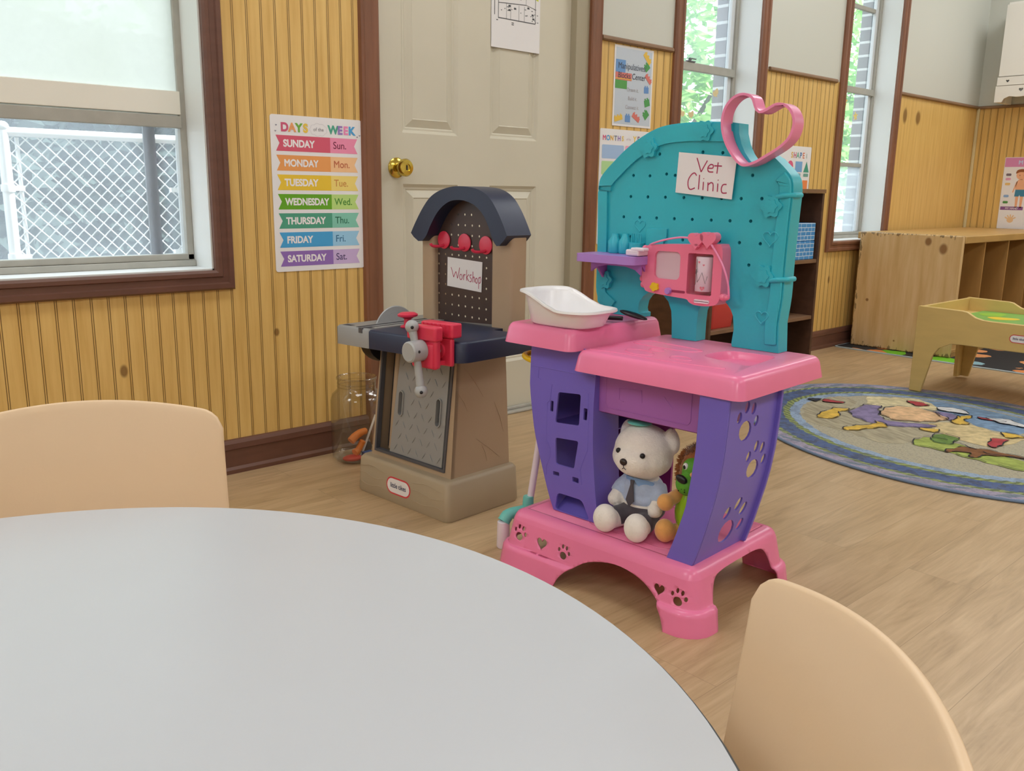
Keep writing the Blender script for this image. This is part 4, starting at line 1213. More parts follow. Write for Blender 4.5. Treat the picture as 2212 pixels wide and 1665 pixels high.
toy_piece('orange_toy', 'orange toy piece standing on the red piece in the clear jar', 'orange', lambda b: (b.tube(spline([(-.036, -.036, .034), (-.022, -.034, .040), (-.008, -.034, .060), (-.004, -.036, .068)], 5, False), [.012] * 5 + [.010] * 5 + [.010] * 5 + [.006], 12)))
toy_piece('toy_shoe', 'red toy piece at the bottom of the clear jar', 'redbin', lambda b: b.ball((-.040, -.030, .0165), (.032, .022, .010), rot=Matrix.Rotation(-.3, 3, 'Z')))
toy_piece('toy_brick', 'blue toy piece at the bottom of the clear jar beside the workbench', 'toyblue', lambda b: b.box(-.002, -.052, .0065, .030, -.022, .028))
toy_piece('grey_toy', 'dark grey round toy piece inside the clear jar', 'darkgrey', lambda b: b.lathe([(.012, -.012), (.022, -.010), (.022, .010), (.012, .012)], (.032, .012, .0295), 20, axis='y'))
toy_piece('toy_stick', 'thin white stick leaning inside the clear jar', 'white_plastic', lambda b: b.tube([(.003, -.012, .0105), (.066, -.004, .135)], .0035, 8))

# ------------------------------------------------------------------ toy workbench  (local x = depth, y = to its left, z up)
TB = R(4)
wb = thing('toy_workbench', 'tan and navy plastic toy workbench with pegboard in front of the door', 'toy', (1.337, -.761, 0), TB)
def cframe(rings_fn): pass
b = B()     # plinth
def rr3(x0, y0, x1, y1, z, r=.018): return [(x, y, z) for x, y in rrect(x0, y0, x1, y1, r)]
b.loft([rr3(.003, .003, .270, .386, 0), rr3(0, 0, .273, .389, .006), rr3(.004, .004, .270, .385, .098), rr3(.010, .010, .264, .379, .106), rr3(.016, .016, .258, .373, .1075)])
# wood-grain grooves moulded in the front and side
bs = b.build('plinth', 'taupe', wb, angle=50)
rg = random.Random(5)
for k, z in enumerate((.030, .056, .082)):
    for (a0, a1) in ((.26, .375), (.02, .15)):
        g = B(); n_ = 8; pts = [(-.0005 + .004 * z / .1, a0 + (a1 - a0) * i / n_, z + .004 * math.sin(i * .9 + k * 2)) for i in range(n_ + 1)]
        g.tube(pts, [.0004] + [.0011] * (n_ - 1) + [.0004], 6); g.build('grain_line', 'taupe', bs)
b = B()     # cabinet: front leans back, sides taper in
CF = lambda z: .036 + (z - .1075) * .10
CL = lambda z: .362 - (z - .1075) * .03
CR = lambda z: .028 + (z - .1075) * .03
CB = lambda z: .256 - (z - .1075) * .03
FRM = [(.348, .120), (.343, .425), (.046, .425), (.052, .120)]     # front opening (y, z)
outl = [(CL(.1075), .1075), (CL(.430), .430), (CR(.430), .430), (CR(.1075), .1075)]
def fr(p, off=0): return (CF(p[2]) + p[0], p[1], p[2])
b.plate([outl, FRM], 'x', 0, .012, fn=fr)
for side in (0, 1):
    q = lambda z: (CL(z) if side else CR(z)); s_ = -.01 if side else .01
    b.add([(CF(.1075) + .0, q(.1075), .1075), (CB(.1075), q(.1075), .1075), (CB(.43), q(.43), .43), (CF(.43), q(.43), .43),
           (CF(.1075) + .012, q(.1075) + s_, .1075), (CB(.1075), q(.1075) + s_, .1075), (CB(.43), q(.43) + s_, .43), (CF(.43) + .012, q(.43) + s_, .43)],
          [(0, 1, 2, 3), (4, 5, 6, 7), (0, 1, 5, 4), (1, 2, 6, 5), (2, 3, 7, 6), (0, 3, 7, 4)])
b.add([(CB(.1075), CL(.1075), .1075), (CB(.1075), CR(.1075), .1075), (CB(.43), CR(.43), .43), (CB(.43), CL(.43), .43)], [(0, 1, 2, 3)])
cab = b.build('cabinet', 'tan', wb, bevel=.003, angle=30)
for (x0, z0, x1, z1) in ((.09, .40, .16, .31), (.20, .29, .235, .20), (.13, .20, .22, .13), (.15, .18, .17, .13), (.07, .33, .10, .28)):
    g = B(); g.tube([(x0, CR(z0) - .0002, z0), ((x0 + x1) / 2 + .004, CR((z0 + z1) / 2) - .0004, (z0 + z1) / 2), (x1, CR(z1) - .0002, z1)], [.0003, .0012, .0003], 6); g.build('grain_line', 'tan', cab)
b = B(); b.plate([FRM, [(.341, .127), (.337, .425), (.053, .425), (.058, .127)]], 'x', -.004, .011, fn=fr); b.build('door_track', 'darkgrey', wb)
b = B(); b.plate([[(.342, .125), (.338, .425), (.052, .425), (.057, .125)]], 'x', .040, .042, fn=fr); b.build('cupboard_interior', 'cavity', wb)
b = B(); b.tube([(CF(.13) + .028, .305, .128), (CF(.42) + .028, .300, .424)], .012, 14); b.build('inner_post', 'tan', wb)
b = B()
slots = [rrect(.243, .238, .259, .304, .008), rrect(.088, .236, .104, .308, .008)]
b.plate([[(.288, .128), (.266, .424), (.066, .424), (.070, .128)]] + slots, 'x', .003, .012, fn=fr)
door = b.build('sliding_door', 'grey', wb)
for (u0, w0, u1, w1, r_) in ((.243, .238, .259, .304, .008), (.088, .236, .104, .308, .008)):
    g = B(); g.plate([rrect(u0 - .003, w0 - .003, u1 + .003, w1 + .003, .011), rrect(u0, w0, u1, w1, .008)], 'x', -.0015, .003, fn=fr); h = g.build('grip_rim', 'grey', door, bevel=.0008)
    g = B(); g.plate([rrect(u0 - .001, w0 - .001, u1 + .001, w1 + .001, .009)], 'x', .0121, .0125, fn=fr); g.build('grip_recess', 'darkgrey', door)
b = B()
k = 0
for i in range(7):
    for j in range(9):
        u = .084 + i * .030 + (.015 if j % 2 else 0); w = .145 + j * .034
        if u > .272 - (w - .128) * .07: continue
        if any(abs(u - cu) < .020 and abs(w - cw) < .045 for cu, cw in ((.251, .271), (.096, .272))): continue
        sg = 1 if (i + j) % 2 else -1
        p0 = fr((.0028, u - sg * .006, w - .009)); p1 = fr((.0018, u, w)); p2 = fr((.0028, u + sg * .006, w + .009))
        b.tube([p0, p1, p2], [.0006, .0018, .0006], 6)
tp = b.build('diamond_tread', 'grey', door); tp['kind'] = 'stuff'
b = B(); logo(b, lambda u, v, k_: (-.0006 - k_ + .0045 * (.051 + v) / .1, .203 - u, .051 + v), .103, (0, 1, 2)); b.build('badge', LOGO, wb, merge=False, flip=False)

def tilt(p): return (p[0], p[1], p[2] - .028 * (p[1] - .19))
def tl(bb): bb.v = [tilt(p) for p in bb.v]; return bb
ZT = .4825
b = B()      # worktop with rounded front-right corner
out = [(.300, -.070), (.300, .290), (-.024, .290), (-.024, -.045)]
out = [(.300, -.072), (.300, .290), (-.022, .290), (-.022, -.050)] + [(-.022 + .03 * (1 - math.cos(a)), -.050 - .024 * math.sin(a)) for a in (R(20), R(45), R(70), R(90))]
def inset(o, d):
    c = (.14, .11); return [(x + (d if x < c[0] else -d), y + (d if y < c[1] else -d)) for x, y in o]
rcs = rrect(.195, -.055, .255, .035, .008)
b.loft([[(x, y, ZT - .052) for x, y in out], [(x, y, ZT - .006) for x, y in out], [(x, y, ZT - .0015) for x, y in inset(out, .003)], [(x, y, ZT) for x, y in inset(out, .007)]], 0, True, False)
vs, fs = fill2d([inset(out, .007), rcs], 0); b.add([(x, y, ZT) for x, y, _ in vs], fs)
b.loft([[(x, y, ZT) for x, y in rcs], [(x, y, ZT - .016) for x, y in rcs]], 0, False, True)
top = tl(b).build('worktop', 'navy', wb, angle=45)
for (x, y) in ((.165, .175), (.135, .165), (.14, .215)):
    g = B(); g.lathe([(.011, ZT - .0002), (.011, ZT + .0006)], (x, y, 0), 18); tl(g).build('peg_socket', 'cavity', top)
b = B(); b.loft([[(x, y, z) for x, y in rrect(-.022 + i_, .2905, .300 - i_, .437 - i_, .006)] for z, i_ in ((ZT - .052, 0), (ZT - .004, 0), (ZT + .001, .004))]); saw = tl(b).build('saw_table', 'grey', wb, angle=45)
for y in (.318, .345, .352):
    g = B(); g.box(-.015, y, ZT + .0012, .295, y + .003, ZT + .0022); tl(g).build('scale_groove', 'darkgrey', saw)
g = B(); g.box(-.0235, .318, ZT - .012, .02, .334, ZT + .0016); tl(g).build('scale_groove', 'darkgrey', saw)
for k_ in range(18):
    g = B(); y = .296 + (k_ % 9) * .0042 + (.09 if k_ > 8 else 0); g.box(-.012, y, ZT + .0012, .004, y + .0012, ZT + .0018); tl(g).build('scale_mark', 'darkgrey', saw)
b = B(); b.lathe([(.074, -.0025), (.076, 0), (.074, .0025)], (.135, .372, ZT - .030), 40, axis='y'); 
blade = tl(b).build('saw_blade', 'silver', wb)
g = B(); g.lathe([(.060, -.0030), (.060, .0030)], (.135, .372, ZT - .030), 40, axis='y'); tl(g).build('blade_face', 'silver', blade)
b = B()      # half-round guard under the saw
arc = [(.12 + .095 * math.cos(a), ZT - .053 - .062 * math.sin(a)) for a in [PI * i / 16 for i in range(17)]]
b.plate([arc], 'y', .352, .392); tl(b).build('blade_guard', 'black', wb, bevel=.004)
b = B(); b.lathe([(.020, ZT + .0003), (.021, ZT + .003), (.018, ZT + .006), (.011, ZT + .008), (.010, ZT + .024), (.018, ZT + .028), (.027, ZT + .031), (.028, ZT + .036), (.020, ZT + .041), (.006, ZT + .0425)], (.078, .247, 0), 32); tl(b).build('push_knob', 'red', wb)

# vise on the front edge
vise = B()
def jaw(bb, x0, x1, y0, y1, z0, z1, lip):
    bb.box(x0, y0, z0, x1, y1, z1 - .018)
    bb.box(x0 - (lip if lip > 0 else 0), y0 - .008, z1 - .030, x1 - (lip if lip < 0 else 0), y1 + .008, z1)
vz = ZT
vise.box(-.078, -.044, vz - .062, -.060, .048, vz + .030); vise.box(-.086, -.050, vz + .006, -.058, .056, vz + .042)
vise.box(-.084, -.036, vz - .062, -.060, .040, vz + .0)
for i in range(2): vise.box(-.078, -.040 + .062 * i, vz - .064, -.062, -.022 + .062 * i, vz - .02)
vj = tl(vise).build('vise_front_jaw', 'red', wb, bevel=.006, seg=3, merge=False)
b = B(); b.box(-.036, -.052, vz - .060, -.0225, .046, vz + .010); b.box(-.040, -.060, vz + .010, -.006, .056, vz + .046)
vb = tl(b).build('vise_back_jaw', 'red', wb, bevel=.005, seg=3, merge=False)
for k_ in range(7):
    g = B(); g.box(-.0418, -.050 + k_ * .0155, vz + .016, -.0400, -.043 + k_ * .0155, vz + .043); tl(g).build('jaw_tooth', 'red', vb)
b = B(); b.lathe([(.019, -.042), (.019, -.034)], (0, -.012, vz - .022), 24, axis='x'); tl(b).build('screw_collar', 'red', wb)
b = B(); b.lathe([(.0095, -.064), (.0095, -.030)], (0, -.012, vz - .022), 18, axis='x'); tl(b).build('vise_screw', 'grey', wb)
for z_ in (-.048,):
    b = B(); b.box(-.064, -.030, vz + z_ - .008, -.030, .020, vz + z_ + .002); tl(b).build('guide_bar', 'red', wb)
b = B(); HC = (-.092, .002, vz - .018)
b.lathe([(.022, -.126), (.0255, -.123), (.0265, -.098), (.026, -.0845)], (0, HC[1], HC[2]), 36, axis='x'); hub = tl(b).build('vise_hub', 'silver', wb)
def arm(bb, dy, dz, L):
    d = Vector((0, dy, dz)).normalized()
    st = Vector((-.100, HC[1], HC[2]))
    bb.tube([st + d * .018, st + d * (L - .008)], [.0085, .0105], 16)
    bb.ball(st + d * L, .0165, 20, 14)
for dy, dz, L in ((.26, 1, .060), (-.17, -1, .098)):
    b = B(); arm(b, dy, dz, L); h = tl(b).build('crank_arm', 'silver', hub, merge=False)
    p = Vector((-.100, HC[1], HC[2])) + Vector((0, dy, dz)).normalized() * L
    g = B(); g.ball((p.x - .0100, p.y - .0128, p.z), .0042, 12, 8); tl(g).build('pin_hole', 'black', h)
g = B(); g.ball((-.112, HC[1] - .0243, HC[2] + .002), .0040, 12, 8); tl(g).build('pin_hole', 'black', hub)

# back columns, pegboard, roof
b = B(); b.loft([rr3(.232, .316, .292, .368, z, .010) for z in (.470, .745)]); b.build('column', 'tan', wb, angle=50)
b = B(); b.loft([rr3(.232, .004, .292, .083, z, .010) for z in (.470, .745)]); b.build('column', 'tan', wb, angle=50)
b = B()
pho = []
rows_ = [(.783, (.231, .2045, .178)), (.754, (.259, .231, .203, .175, .147)), (.726, (.312, .287, .259, .231, .203, .175, .147)), (.698, (.287, .231, .175))]
zr = .670
while zr > .495:
    rows_.append((zr, tuple(.312 - .0277 * i for i in range(8)))); zr -= .0283
for z, ys in rows_:
    for y in ys: pho.append(circ(y, z, .0034, 8))
peg_out = [(.3155, .478), (.3155, .745), (.30, .775), (.27, .808), (.235, .826), (.20, .830), (.165, .828), (.13, .812), (.10, .775), (.0835, .745), (.0835, .490)]
b.plate([peg_out] + pho, 'x', .250, .2515); b.build('pegboard', 'pegbrown', wb, merge=False)
RO = [(.382, .727), (.362, .757), (.330, .798), (.298, .828), (.258, .847), (.205, .858), (.155, .858), (.105, .851), (.066, .832), (.038, .802), (.014, .765), (-.002, .735)]
RI = [(.036, .707), (.050, .722), (.066, .755), (.088, .787), (.120, .810), (.160, .821), (.205, .821), (.240, .808), (.270, .785), (.296, .752), (.315, .722), (.333, .706)]
ro = spline(RO, 4, False) + [(.010, .722), (.026, .708)] + spline(RI, 4, False) + [(.350, .705), (.370, .716)]
b = B(); b.plate([ro], 'x', .205, .298); b.build('roof', 'navy', wb, bevel=.009, seg=3)
for (y, z) in ((.287, .710), (.202, .7065), (.118, .7035)):
    b = B(); b.lathe([(.024, .2494), (.025, .2475), (.0245, .2455), (.018, .2445)], (0, y, z), 32, axis='x'); hk = b.build('hook', 'red', wb)
    g = B(); g.tube(spline([(.246, y - .001, z - .014), (.234, y, z - .017), (.216, y + .006, z - .017), (.208, y + .009, z - .014), (.206, y + .010, z - .009)], 4, False), .0042, 12); g.build('prong', 'red', hk)

def world_of(root, p):
    c, s = math.cos(root.rotation_euler.z), math.sin(root.rotation_euler.z)
    return (root.location.x + p[0] * c - p[1] * s, root.location.y + p[0] * s + p[1] * c, root.location.z + p[2])

def hand_sign(name, label, root, corners, x, strokes, curl=.0, pen=.0011):
    """taped paper: corners TL TR BR BL as (y, z); pen strokes in paper fractions"""
    mid = (sum(c[0] for c in corners) / 4, sum(c[1] for c in corners) / 4)
    o = world_of(root, (x, mid[0], mid[1]))
    b = B()
    def P(u, v, k=0.0):
        tl_, tr_, br_, bl_ = corners
        y = (tl_[0] * (1 - u) + tr_[0] * u) * (1 - v) + (bl_[0] * (1 - u) + br_[0] * u) * v
        z = (tl_[1] * (1 - u) + tr_[1] * u) * (1 - v) + (bl_[1] * (1 - u) + br_[1] * u) * v
        return (-curl * (u - .5) ** 2 * 4 - k, y - mid[0], z - mid[1])
    b.grid(lambda u, v: P(u, v), 16, 6, 0)
    b.grid(lambda u, v: P(u, v, -.0004), 16, 6, 0)
    for st in strokes:
        pts = spline([(p[0], p[1]) for p in st], 6, False) if len(st) > 2 else [st[0], st[1]]
        for i in range(len(pts)):
            pass
        rib = []
        for i, (u, v) in enumerate(pts):
            a = Vector(P(u, v, .0003)); q = pts[min(i + 1, len(pts) - 1)]; w = pts[max(i - 1, 0)]
            d = Vector(P(*q)) - Vector(P(*w)); n = Vector((0, -d.z, d.y)).normalized() * pen
            rib.append((a - n, a + n))
        vs = [p for r_ in rib for p in r_]
        b.add(vs, [(2 * i, 2 * i + 1, 2 * i + 3, 2 * i + 2) for i in range(len(rib) - 1)], 1)
    ob = b.build(name, ['paper', flat('#b0305c', .6)], merge=False, flip=False, loc=o, rotz=root.rotation_euler.z)
    return tag(ob, label, 'sign')
WS = [  # W o r k s h o p
 [(.11, .33), (.155, .50), (.19, .66)], [(.19, .66), (.22, .55), (.255, .45)], [(.255, .45), (.285, .57), (.305, .68)], [(.305, .68), (.34, .48), (.36, .30)],
 [(.415, .52), (.375, .55), (.37, .66), (.41, .70), (.445, .62), (.42, .52)], [(.48, .50), (.485, .70)], [(.484, .60), (.505, .51), (.535, .52)],
 [(.565, .34), (.57, .70)], [(.63, .48), (.574, .59)], [(.574, .59), (.635, .71)], [(.71, .48), (.665, .50), (.67, .57), (.71, .62), (.70, .70), (.655, .71)],
 [(.745, .36), (.75, .72)], [(.75, .60), (.775, .53), (.795, .58), (.80, .71)], [(.855, .55), (.825, .60), (.83, .70), (.865, .72), (.88, .62), (.855, .55)],
 [(.915, .52), (.92, .90)], [(.917, .56), (.955, .50), (.975, .60), (.955, .70), (.92, .69)]]
hand_sign('paper_sign', 'white paper sign with red handwriting taped to the brown pegboard', wb, [(.273, .663), (.132, .657), (.135, .574), (.275, .581)], .2485, WS)

# ------------------------------------------------------------------ toy vet clinic stand  (local x = depth, y = to its left, z up)
TV = R(4)
vet = thing('toy_vet_stand', 'pink, purple and teal plastic toy vet clinic stand in the middle', 'toy', (1.319, -1.541, 0), TV)

def perim(x0, y0, x1, y1, r):
    """length parameter around a rounded rectangle; s=0 at the centre of the back (x1) side, running towards +y"""
    segs = []
    yc = (y0 + y1) / 2
    def arc(cx, cy, a0): segs.append(('a', R(90) * r, cx, cy, a0))
    segs.append(('l', y1 - r - yc, (x1, yc), (0, 1), (1, 0)))
    arc(x1 - r, y1 - r, 0)
    segs.append(('l', x1 - x0 - 2 * r, (x1 - r, y1), (-1, 0), (0, 1)))
    arc(x0 + r, y1 - r, 90)
    segs.append(('l', y1 - y0 - 2 * r, (x0, y1 - r), (0, -1), (-1, 0)))
    arc(x0 + r, y0 + r, 180)
    segs.append(('l', x1 - x0 - 2 * r, (x0 + r, y0), (1, 0), (0, -1)))
    arc(x1 - r, y0 + r, 270)
    segs.append(('l', yc - y0 - r, (x1, y0 + r), (0, 1), (1, 0)))
    L = sum(q[1] for q in segs)
    def at(s):
        s = min(max(s, 0), L)
        for q in segs:
            if s <= q[1] + 1e-9:
                if q[0] == 'l':
                    return (q[2][0] + q[3][0] * s, q[2][1] + q[3][1] * s), q[4]
                a = R(q[4]) + s / r; n = (math.cos(a), math.sin(a))
                return (q[2] + r * n[0], q[3] + r * n[1]), n
            s -= q[1]
        q = segs[-1]; return (q[2][0] + q[3][0] * q[1], q[2][1] + q[3][1] * q[1]), q[4]
    return L, at
# pink base: a hollow footstool with arches, paw and heart cut-outs
X0, Y0, X1, Y1, RB = .016, .004, .384, .516, .034
L, at = perim(X0, Y0, X1, Y1, RB)
s_left = (Y1 - (Y0 + Y1) / 2 - RB) + R(90) * RB            # start of left side
s_f0 = s_left + (X1 - X0 - 2 * RB) + R(90) * RB            # start of the front, at y = Y1 - RB
def sy(y): return s_f0 + (Y1 - RB - y)                    # front: y -> s
def sxl(x): return s_left + (X1 - RB - x)
s_right = s_f0 + (Y1 - Y0 - 2 * RB) + R(90) * RB
def sxr(x): return s_right + (x - X0 - RB)
PROF = [(0, .022, 0), (.004, .024, .0), (.044, .017, .043), (.049, .012, .048), (.052, .006, .0495), (.056, .004, .053), (.110, -.008, .107), (.120, -.012, .116), (.128, -.017, .1225), (.136, -.024, .1265), (.146, -.034, .1285), (.150, -.038, .1288)]
VM = PROF[-1][0]
def base_fn(p):
    s, v = p[0], p[1]
    (x, y), n = at(s)
    o = lerp_tab(v, [(q[0], q[1]) for q in PROF]); z = lerp_tab(v, [(q[0], q[2]) for q in PROF])
    return (x + n[0] * o, y + n[1] * o, z)
def arch(c, hw, h, k=16):
    o = []
    for i in range(k + 1):
        a = PI * i / k
        o.append((c - hw * math.copysign(abs(math.cos(a)) ** .75, math.cos(a)), h * math.sin(a) ** .62))
    return o
yc_ = (Y0 + Y1) / 2
SIDE = spline([(.332, 0), (.322, .05), (.305, .090), (.275, .108), (.20, .110), (.125, .108), (.092, .096), (.076, .05), (.070, 0)], 4, False)
outb = [(0.0, VM), (0.0, .093)] + [(q[0], q[1]) for q in [(x, z) for x, z in arch(0, .147, .093) if x > 0]] + \
       [(sxl(x), z) for x, z in SIDE] + [(sy(y), z) for y, z in spline([(.347, 0), (.337, .022), (.313, .046), (.269, .076), (.200, .092), (.136, .083), (.092, .058), (.066, .027), (.056, 0)], 4, False)] + [(sxr(x), z) for x, z in reversed(SIDE)] + \
       [(L + x, z) for x, z in arch(0, .147, .093) if x < 0] + [(L, .093), (L, VM)]
outb[-1] = (L, VM)
cut = []
for (y, z, s, r_) in ((.470, .083, .040, .15), (.337, .076, .036, .1), (.040, .072, .038, .15)): cut += paw_pts(sy(y), z, s, -r_)
for (y, z, s) in ((.402, .079, .030), (.086, .076, .026)): cut.append(heart_pts(sy(y), z, s))
def flipu(o): return o
sv = []
tot = 0
while tot < L: sv.append(tot); tot += .012
b = B(); b.plate([outb] + cut, 'z', 0, 0, fn=base_fn, cuts=[('u', sv), ('w', [q[0] for q in PROF[1:-1]])])
n_ = 96
rim = [base_fn((L * i / n_, VM, 0)) for i in range(n_)]
vsx, fsx = fill2d([[(p[0], p[1]) for p in rim]], 0)
b.add([(x, y, .1288) for x, y, _ in vsx], fsx)
base = b.build('base', 'pink', vet, solid=.0035, angle=50)
ring_o = rrect(.075, .105, .30, .33, .03)
g = B(); g.tube([(x, y, .1302) for x, y in ring_o], .0016, 6, closed=True); g.build('moulded_line', 'pink', base)

# purple left cupboard
FL = [(.13, .428), (.163, .441), (.237, .461), (.31, .482), (.416, .502), (.502, .506), (.52, .506)]
FR_ = [(.13, .298), (.2, .304), (.30, .311), (.40, .315), (.52, .316)]
XF = .085
def zs(a, b_, st=.012):
    o = []; q = a
    while q < b_: o.append(q); q += st
    return o + [b_]
zz = zs(.1325, .518, .024)
outl = [(lerp_tab(z, FL), z) for z in zz] + [(lerp_tab(z, FR_), z) for z in reversed(zz)]
def quad(pts, r=.006):
    """slightly rounded four-sided opening"""
    o = []; n = len(pts)
    for i in range(n):
        p, a, c = Vector(pts[i]), Vector(pts[i - 1]), Vector(pts[(i + 1) % n])
        d1 = (a - p).normalized(); d2 = (c - p).normalized()
        for k in range(4):
            t_ = k / 3; o.append(tuple(p + d1 * r * (1 - t_) ** 2 + d2 * r * t_ ** 2))
    return o
H1 = quad([(.416, .414), (.352, .419), (.352, .349), (.420, .344)]); H2 = quad([(.419, .309), (.352, .314), (.364, .247), (.417, .247)])
H3 = quad([(.424, .1345), (.415, .178), (.343, .178), (.322, .1345)], .010)
small = [quad([(.437, .391), (.428, .391), (.428, .367), (.437, .367)], .002), quad([(.341, .391), (.331, .391), (.331, .365), (.341, .365)], .002), quad([(.426, .228), (.408, .228), (.408, .219), (.426, .219)], .002), quad([(.369, .228), (.351, .228), (.351, .216), (.369, .216)], .002)]
def bulge(p): return (p[0] - .012 * math.sin(PI * min(1, max(0, (p[2] - .13) / .39))), p[1], p[2])
b = B(); b.plate([outl, H1, H2, H3] + small, 'x', XF, XF + .0045, fn=bulge, cuts=[('w', zz[1:-1])])
cup = b.build('cupboard_front', 'purple', vet, bevel=.0012, angle=30)
def side(bb, tab, x0, x1, th, y_off=0, z0=.1325, z1=.518):
    q = zs(z0, z1, .014)
    for (ya, s_) in ((0, 1),):
        vs = []
        for z in q:
            y = lerp_tab(z, tab) + y_off; bx = -.012 * math.sin(PI * min(1, max(0, (z - .13) / .39))) if x0 < .1 else 0
            vs += [(x0 + bx, y, z), (x1, y, z), (x1, y - th, z), (x0 + bx, y - th, z)]
        n = len(q); fs = []
        for i in range(n - 1):
            for k in range(4): fs.append((i * 4 + k, i * 4 + (k + 1) % 4, i * 4 + 4 + (k + 1) % 4, i * 4 + 4 + k))
        fs += [(0, 1, 2, 3), tuple(4 * (n - 1) + k for k in range(4))]
        bb.add(vs, fs)
b = B(); side(b, FL, XF + .0045, .330, .004); b.build('cupboard_side', 'purple', vet, angle=30)
b = B(); side(b, FR_, XF + .0045, .165, -.004); b.build('cupboard_side', 'purple', vet, angle=30)
b = B(); b.plate([[(.270, .1325), (.432, .1325), (.495, .40), (.498, .51), (.270, .51)]] , 'x', .322, .3295); b.build('cupboard_back', 'magenta', vet)
b = B(); b.box(XF + .012, .325, .326, .320, .470, .329); b.build('cupboard_shelf', 'purple', vet)
b = B(); b.add([(XF + .006, .325, .1325), (XF + .006, .425, .1325), (.21, .435, .205), (.21, .325, .205), (XF + .006, .325, .1315), (XF + .006, .425, .1315), (.21, .435, .202), (.21, .325, .202)], [(0, 1, 2, 3), (4, 5, 6, 7), (0, 1, 5, 4), (1, 2, 6, 5), (2, 3, 7, 6), (3, 0, 4, 7)]); b.build('cupboard_chute', 'purple', vet)
for path in ([(.436, .428), (.438, .392), (.446, .385), (.446, .300), (.434, .280), (.434, .262), (.446, .236), (.447, .214)], [(.332, .425), (.330, .392), (.326, .386), (.326, .300), (.336, .276), (.346, .250), (.342, .215)], [(.478, .462), (.478, .436), (.470, .434)]):
    g = B(); g.tube([bulge((XF - .0001, y, z)) for y, z in path], .0011, 6); g.build('moulded_line', 'purple', cup)
g = B(); g.tube([bulge((XF - .0001, y, .462 + .0)) for y in (.500, .45, .40, .35, .320)], .0013, 6); g.build('moulded_line', 'purple', cup)

# purple right panel with paw-print windows
PL = [(.1290, .094), (.18, .076), (.244, .057), (.30, .049), (.364, .042), (.46, .040), (.49, .040)]
PR = [(.1290, .033), (.18, .017), (.26, -.003), (.30, -.011), (.351, -.018), (.42, -.023), (.463, -.025), (.49, -.025)]
zz2 = zs(.1295, .485, .02)
b = B(); b.plate([[(lerp_tab(z, PL), z) for z in zz2] + [(lerp_tab(z, PR), z) for z in reversed(zz2)]], 'x', .047, .0515, cuts=[('w', zz2[1:-1])]); b.build('panel_flange', 'purple', vet, bevel=.0015)
def pside(p):
    x, z = p[0], p[1]
    return (x, lerp_tab(z, PR) - p[2], z)
paws = paw_pts(.152, .196, .112, -.55, 1) + paw_pts(.180, .327, .088, -.28, 1) + paw_pts(.122, .418, .088, -.25, 1)
b = B(); b.plate([[(.0517, .1295), (.236, .1295), (.236, .485), (.0517, .485)]] + paws, 'z', 0, -.0042, fn=pside, cuts=[('w', zz2[1:-1])])
ps = b.build('panel_side', 'purple', vet, angle=35)
b = B(); side(b, [(z, y + .003) for z, y in PR], .2362, .244, .012, 0, .1295, .485); b.build('panel_rim', 'purple', vet, bevel=.0015)
# lintel between the two
b = B(); b.plate([[(.322, .386), (.0645, .386), (.056, .485), (.322, .485)]], 'x', .094, .0985); lt = b.build('drawer_front', 'orchid', vet, bevel=.002)
g = B(); g.tube([(.0938, y, z) for y, z in rrect(.085, .398, .297, .476, .012)], .0011, 6, closed=True); g.build('moulded_line', 'orchid', lt)
for path in ([(.262, .446), (.205, .450), (.204, .424)], [(.150, .446), (.128, .424)], [(.262, .446), (.262, .420), (.250, .418)]):
    g = B(); g.tube([(.0938, y, z) for y, z in path], .0012, 6); g.build('moulded_line', 'orchid', lt)
b = B(); b.box(.099, .060, .386, .34, .064, .485); b.build('drawer_side', 'orchid', vet)
b = B(); b.box(.099, .318, .386, .34, .3225, .485); b.build('drawer_side', 'orchid', vet)
b = B(); b.box(.0988, .0645, .384, .34, .3175, .388); b.build('drawer_floor', 'magenta', vet)
M['pine_green'] = mat('dark_teal_plastic', '#0f5a5e', 0.35)
for y in (.218, .312):
    b = B(); b.tube(spline([(.222, y, .386), (.222, y, .362), (.220, y - .005, .352), (.218, y - .013, .351), (.216, y - .019, .358), (.216, y - .019, .370)], 4, False), .0048, 10); b.build('cup_hook', 'pine_green', vet)

# counters
def counter(name, x0, y0, x1, y1, z0, z1, holes=(), skirt=.012):
    b = B(); r = .022
    def rg(i, z): return [(x, y, z) for x, y in rrect(x0 + i, y0 + i, x1 - i, y1 - i, max(r - i * .4, .006), 6)]
    b.loft([rg(.006, z0), rg(0, z0), rg(skirt * .5, z1 - .012), rg(skirt * .8, z1 - .005), rg(skirt * 1.1, z1 - .0015), rg(skirt * 1.6, z1)], 0, False, False)
    i = skirt * 1.6
    hs = [h for h, d in holes]
    vs, fs = fill2d([[(p[0], p[1]) for p in rg(i, z1)]] + hs, 0); b.add([(x, y, z1) for x, y, _ in vs], fs)
    for h, d in holes:
        c = (sum(p[0] for p in h) / len(h), sum(p[1] for p in h) / len(h))
        b.loft([[(x, y, z1) for x, y in h], [(x + (c[0] - x) * .03, y + (c[1] - y) * .03, z1 - .002) for x, y in h], [(x + (c[0] - x) * .10, y + (c[1] - y) * .10, z1 - d) for x, y in h]], 0, False, True)
    vs, fs = fill2d([[(p[0], p[1]) for p in rg(.006, z0)]], 0); b.add([(x, y, z0 + .001) for x, y, _ in vs], fs)
    return b.build(name, 'pink', vet, angle=38)
tray = quad([(.155, .000), (.300, .012), (.292, .118), (.245, .130), (.190, .128)], .022)
low = counter('counter', .040, -.052, .392, .3535, .478, .522, [(tray, .016)])
basin = rrect(.085, .372, .335, .525, .03)
hi = counter('raised_counter', .040, .3545, .392, .560, .515, .560, [(basin, .004)])
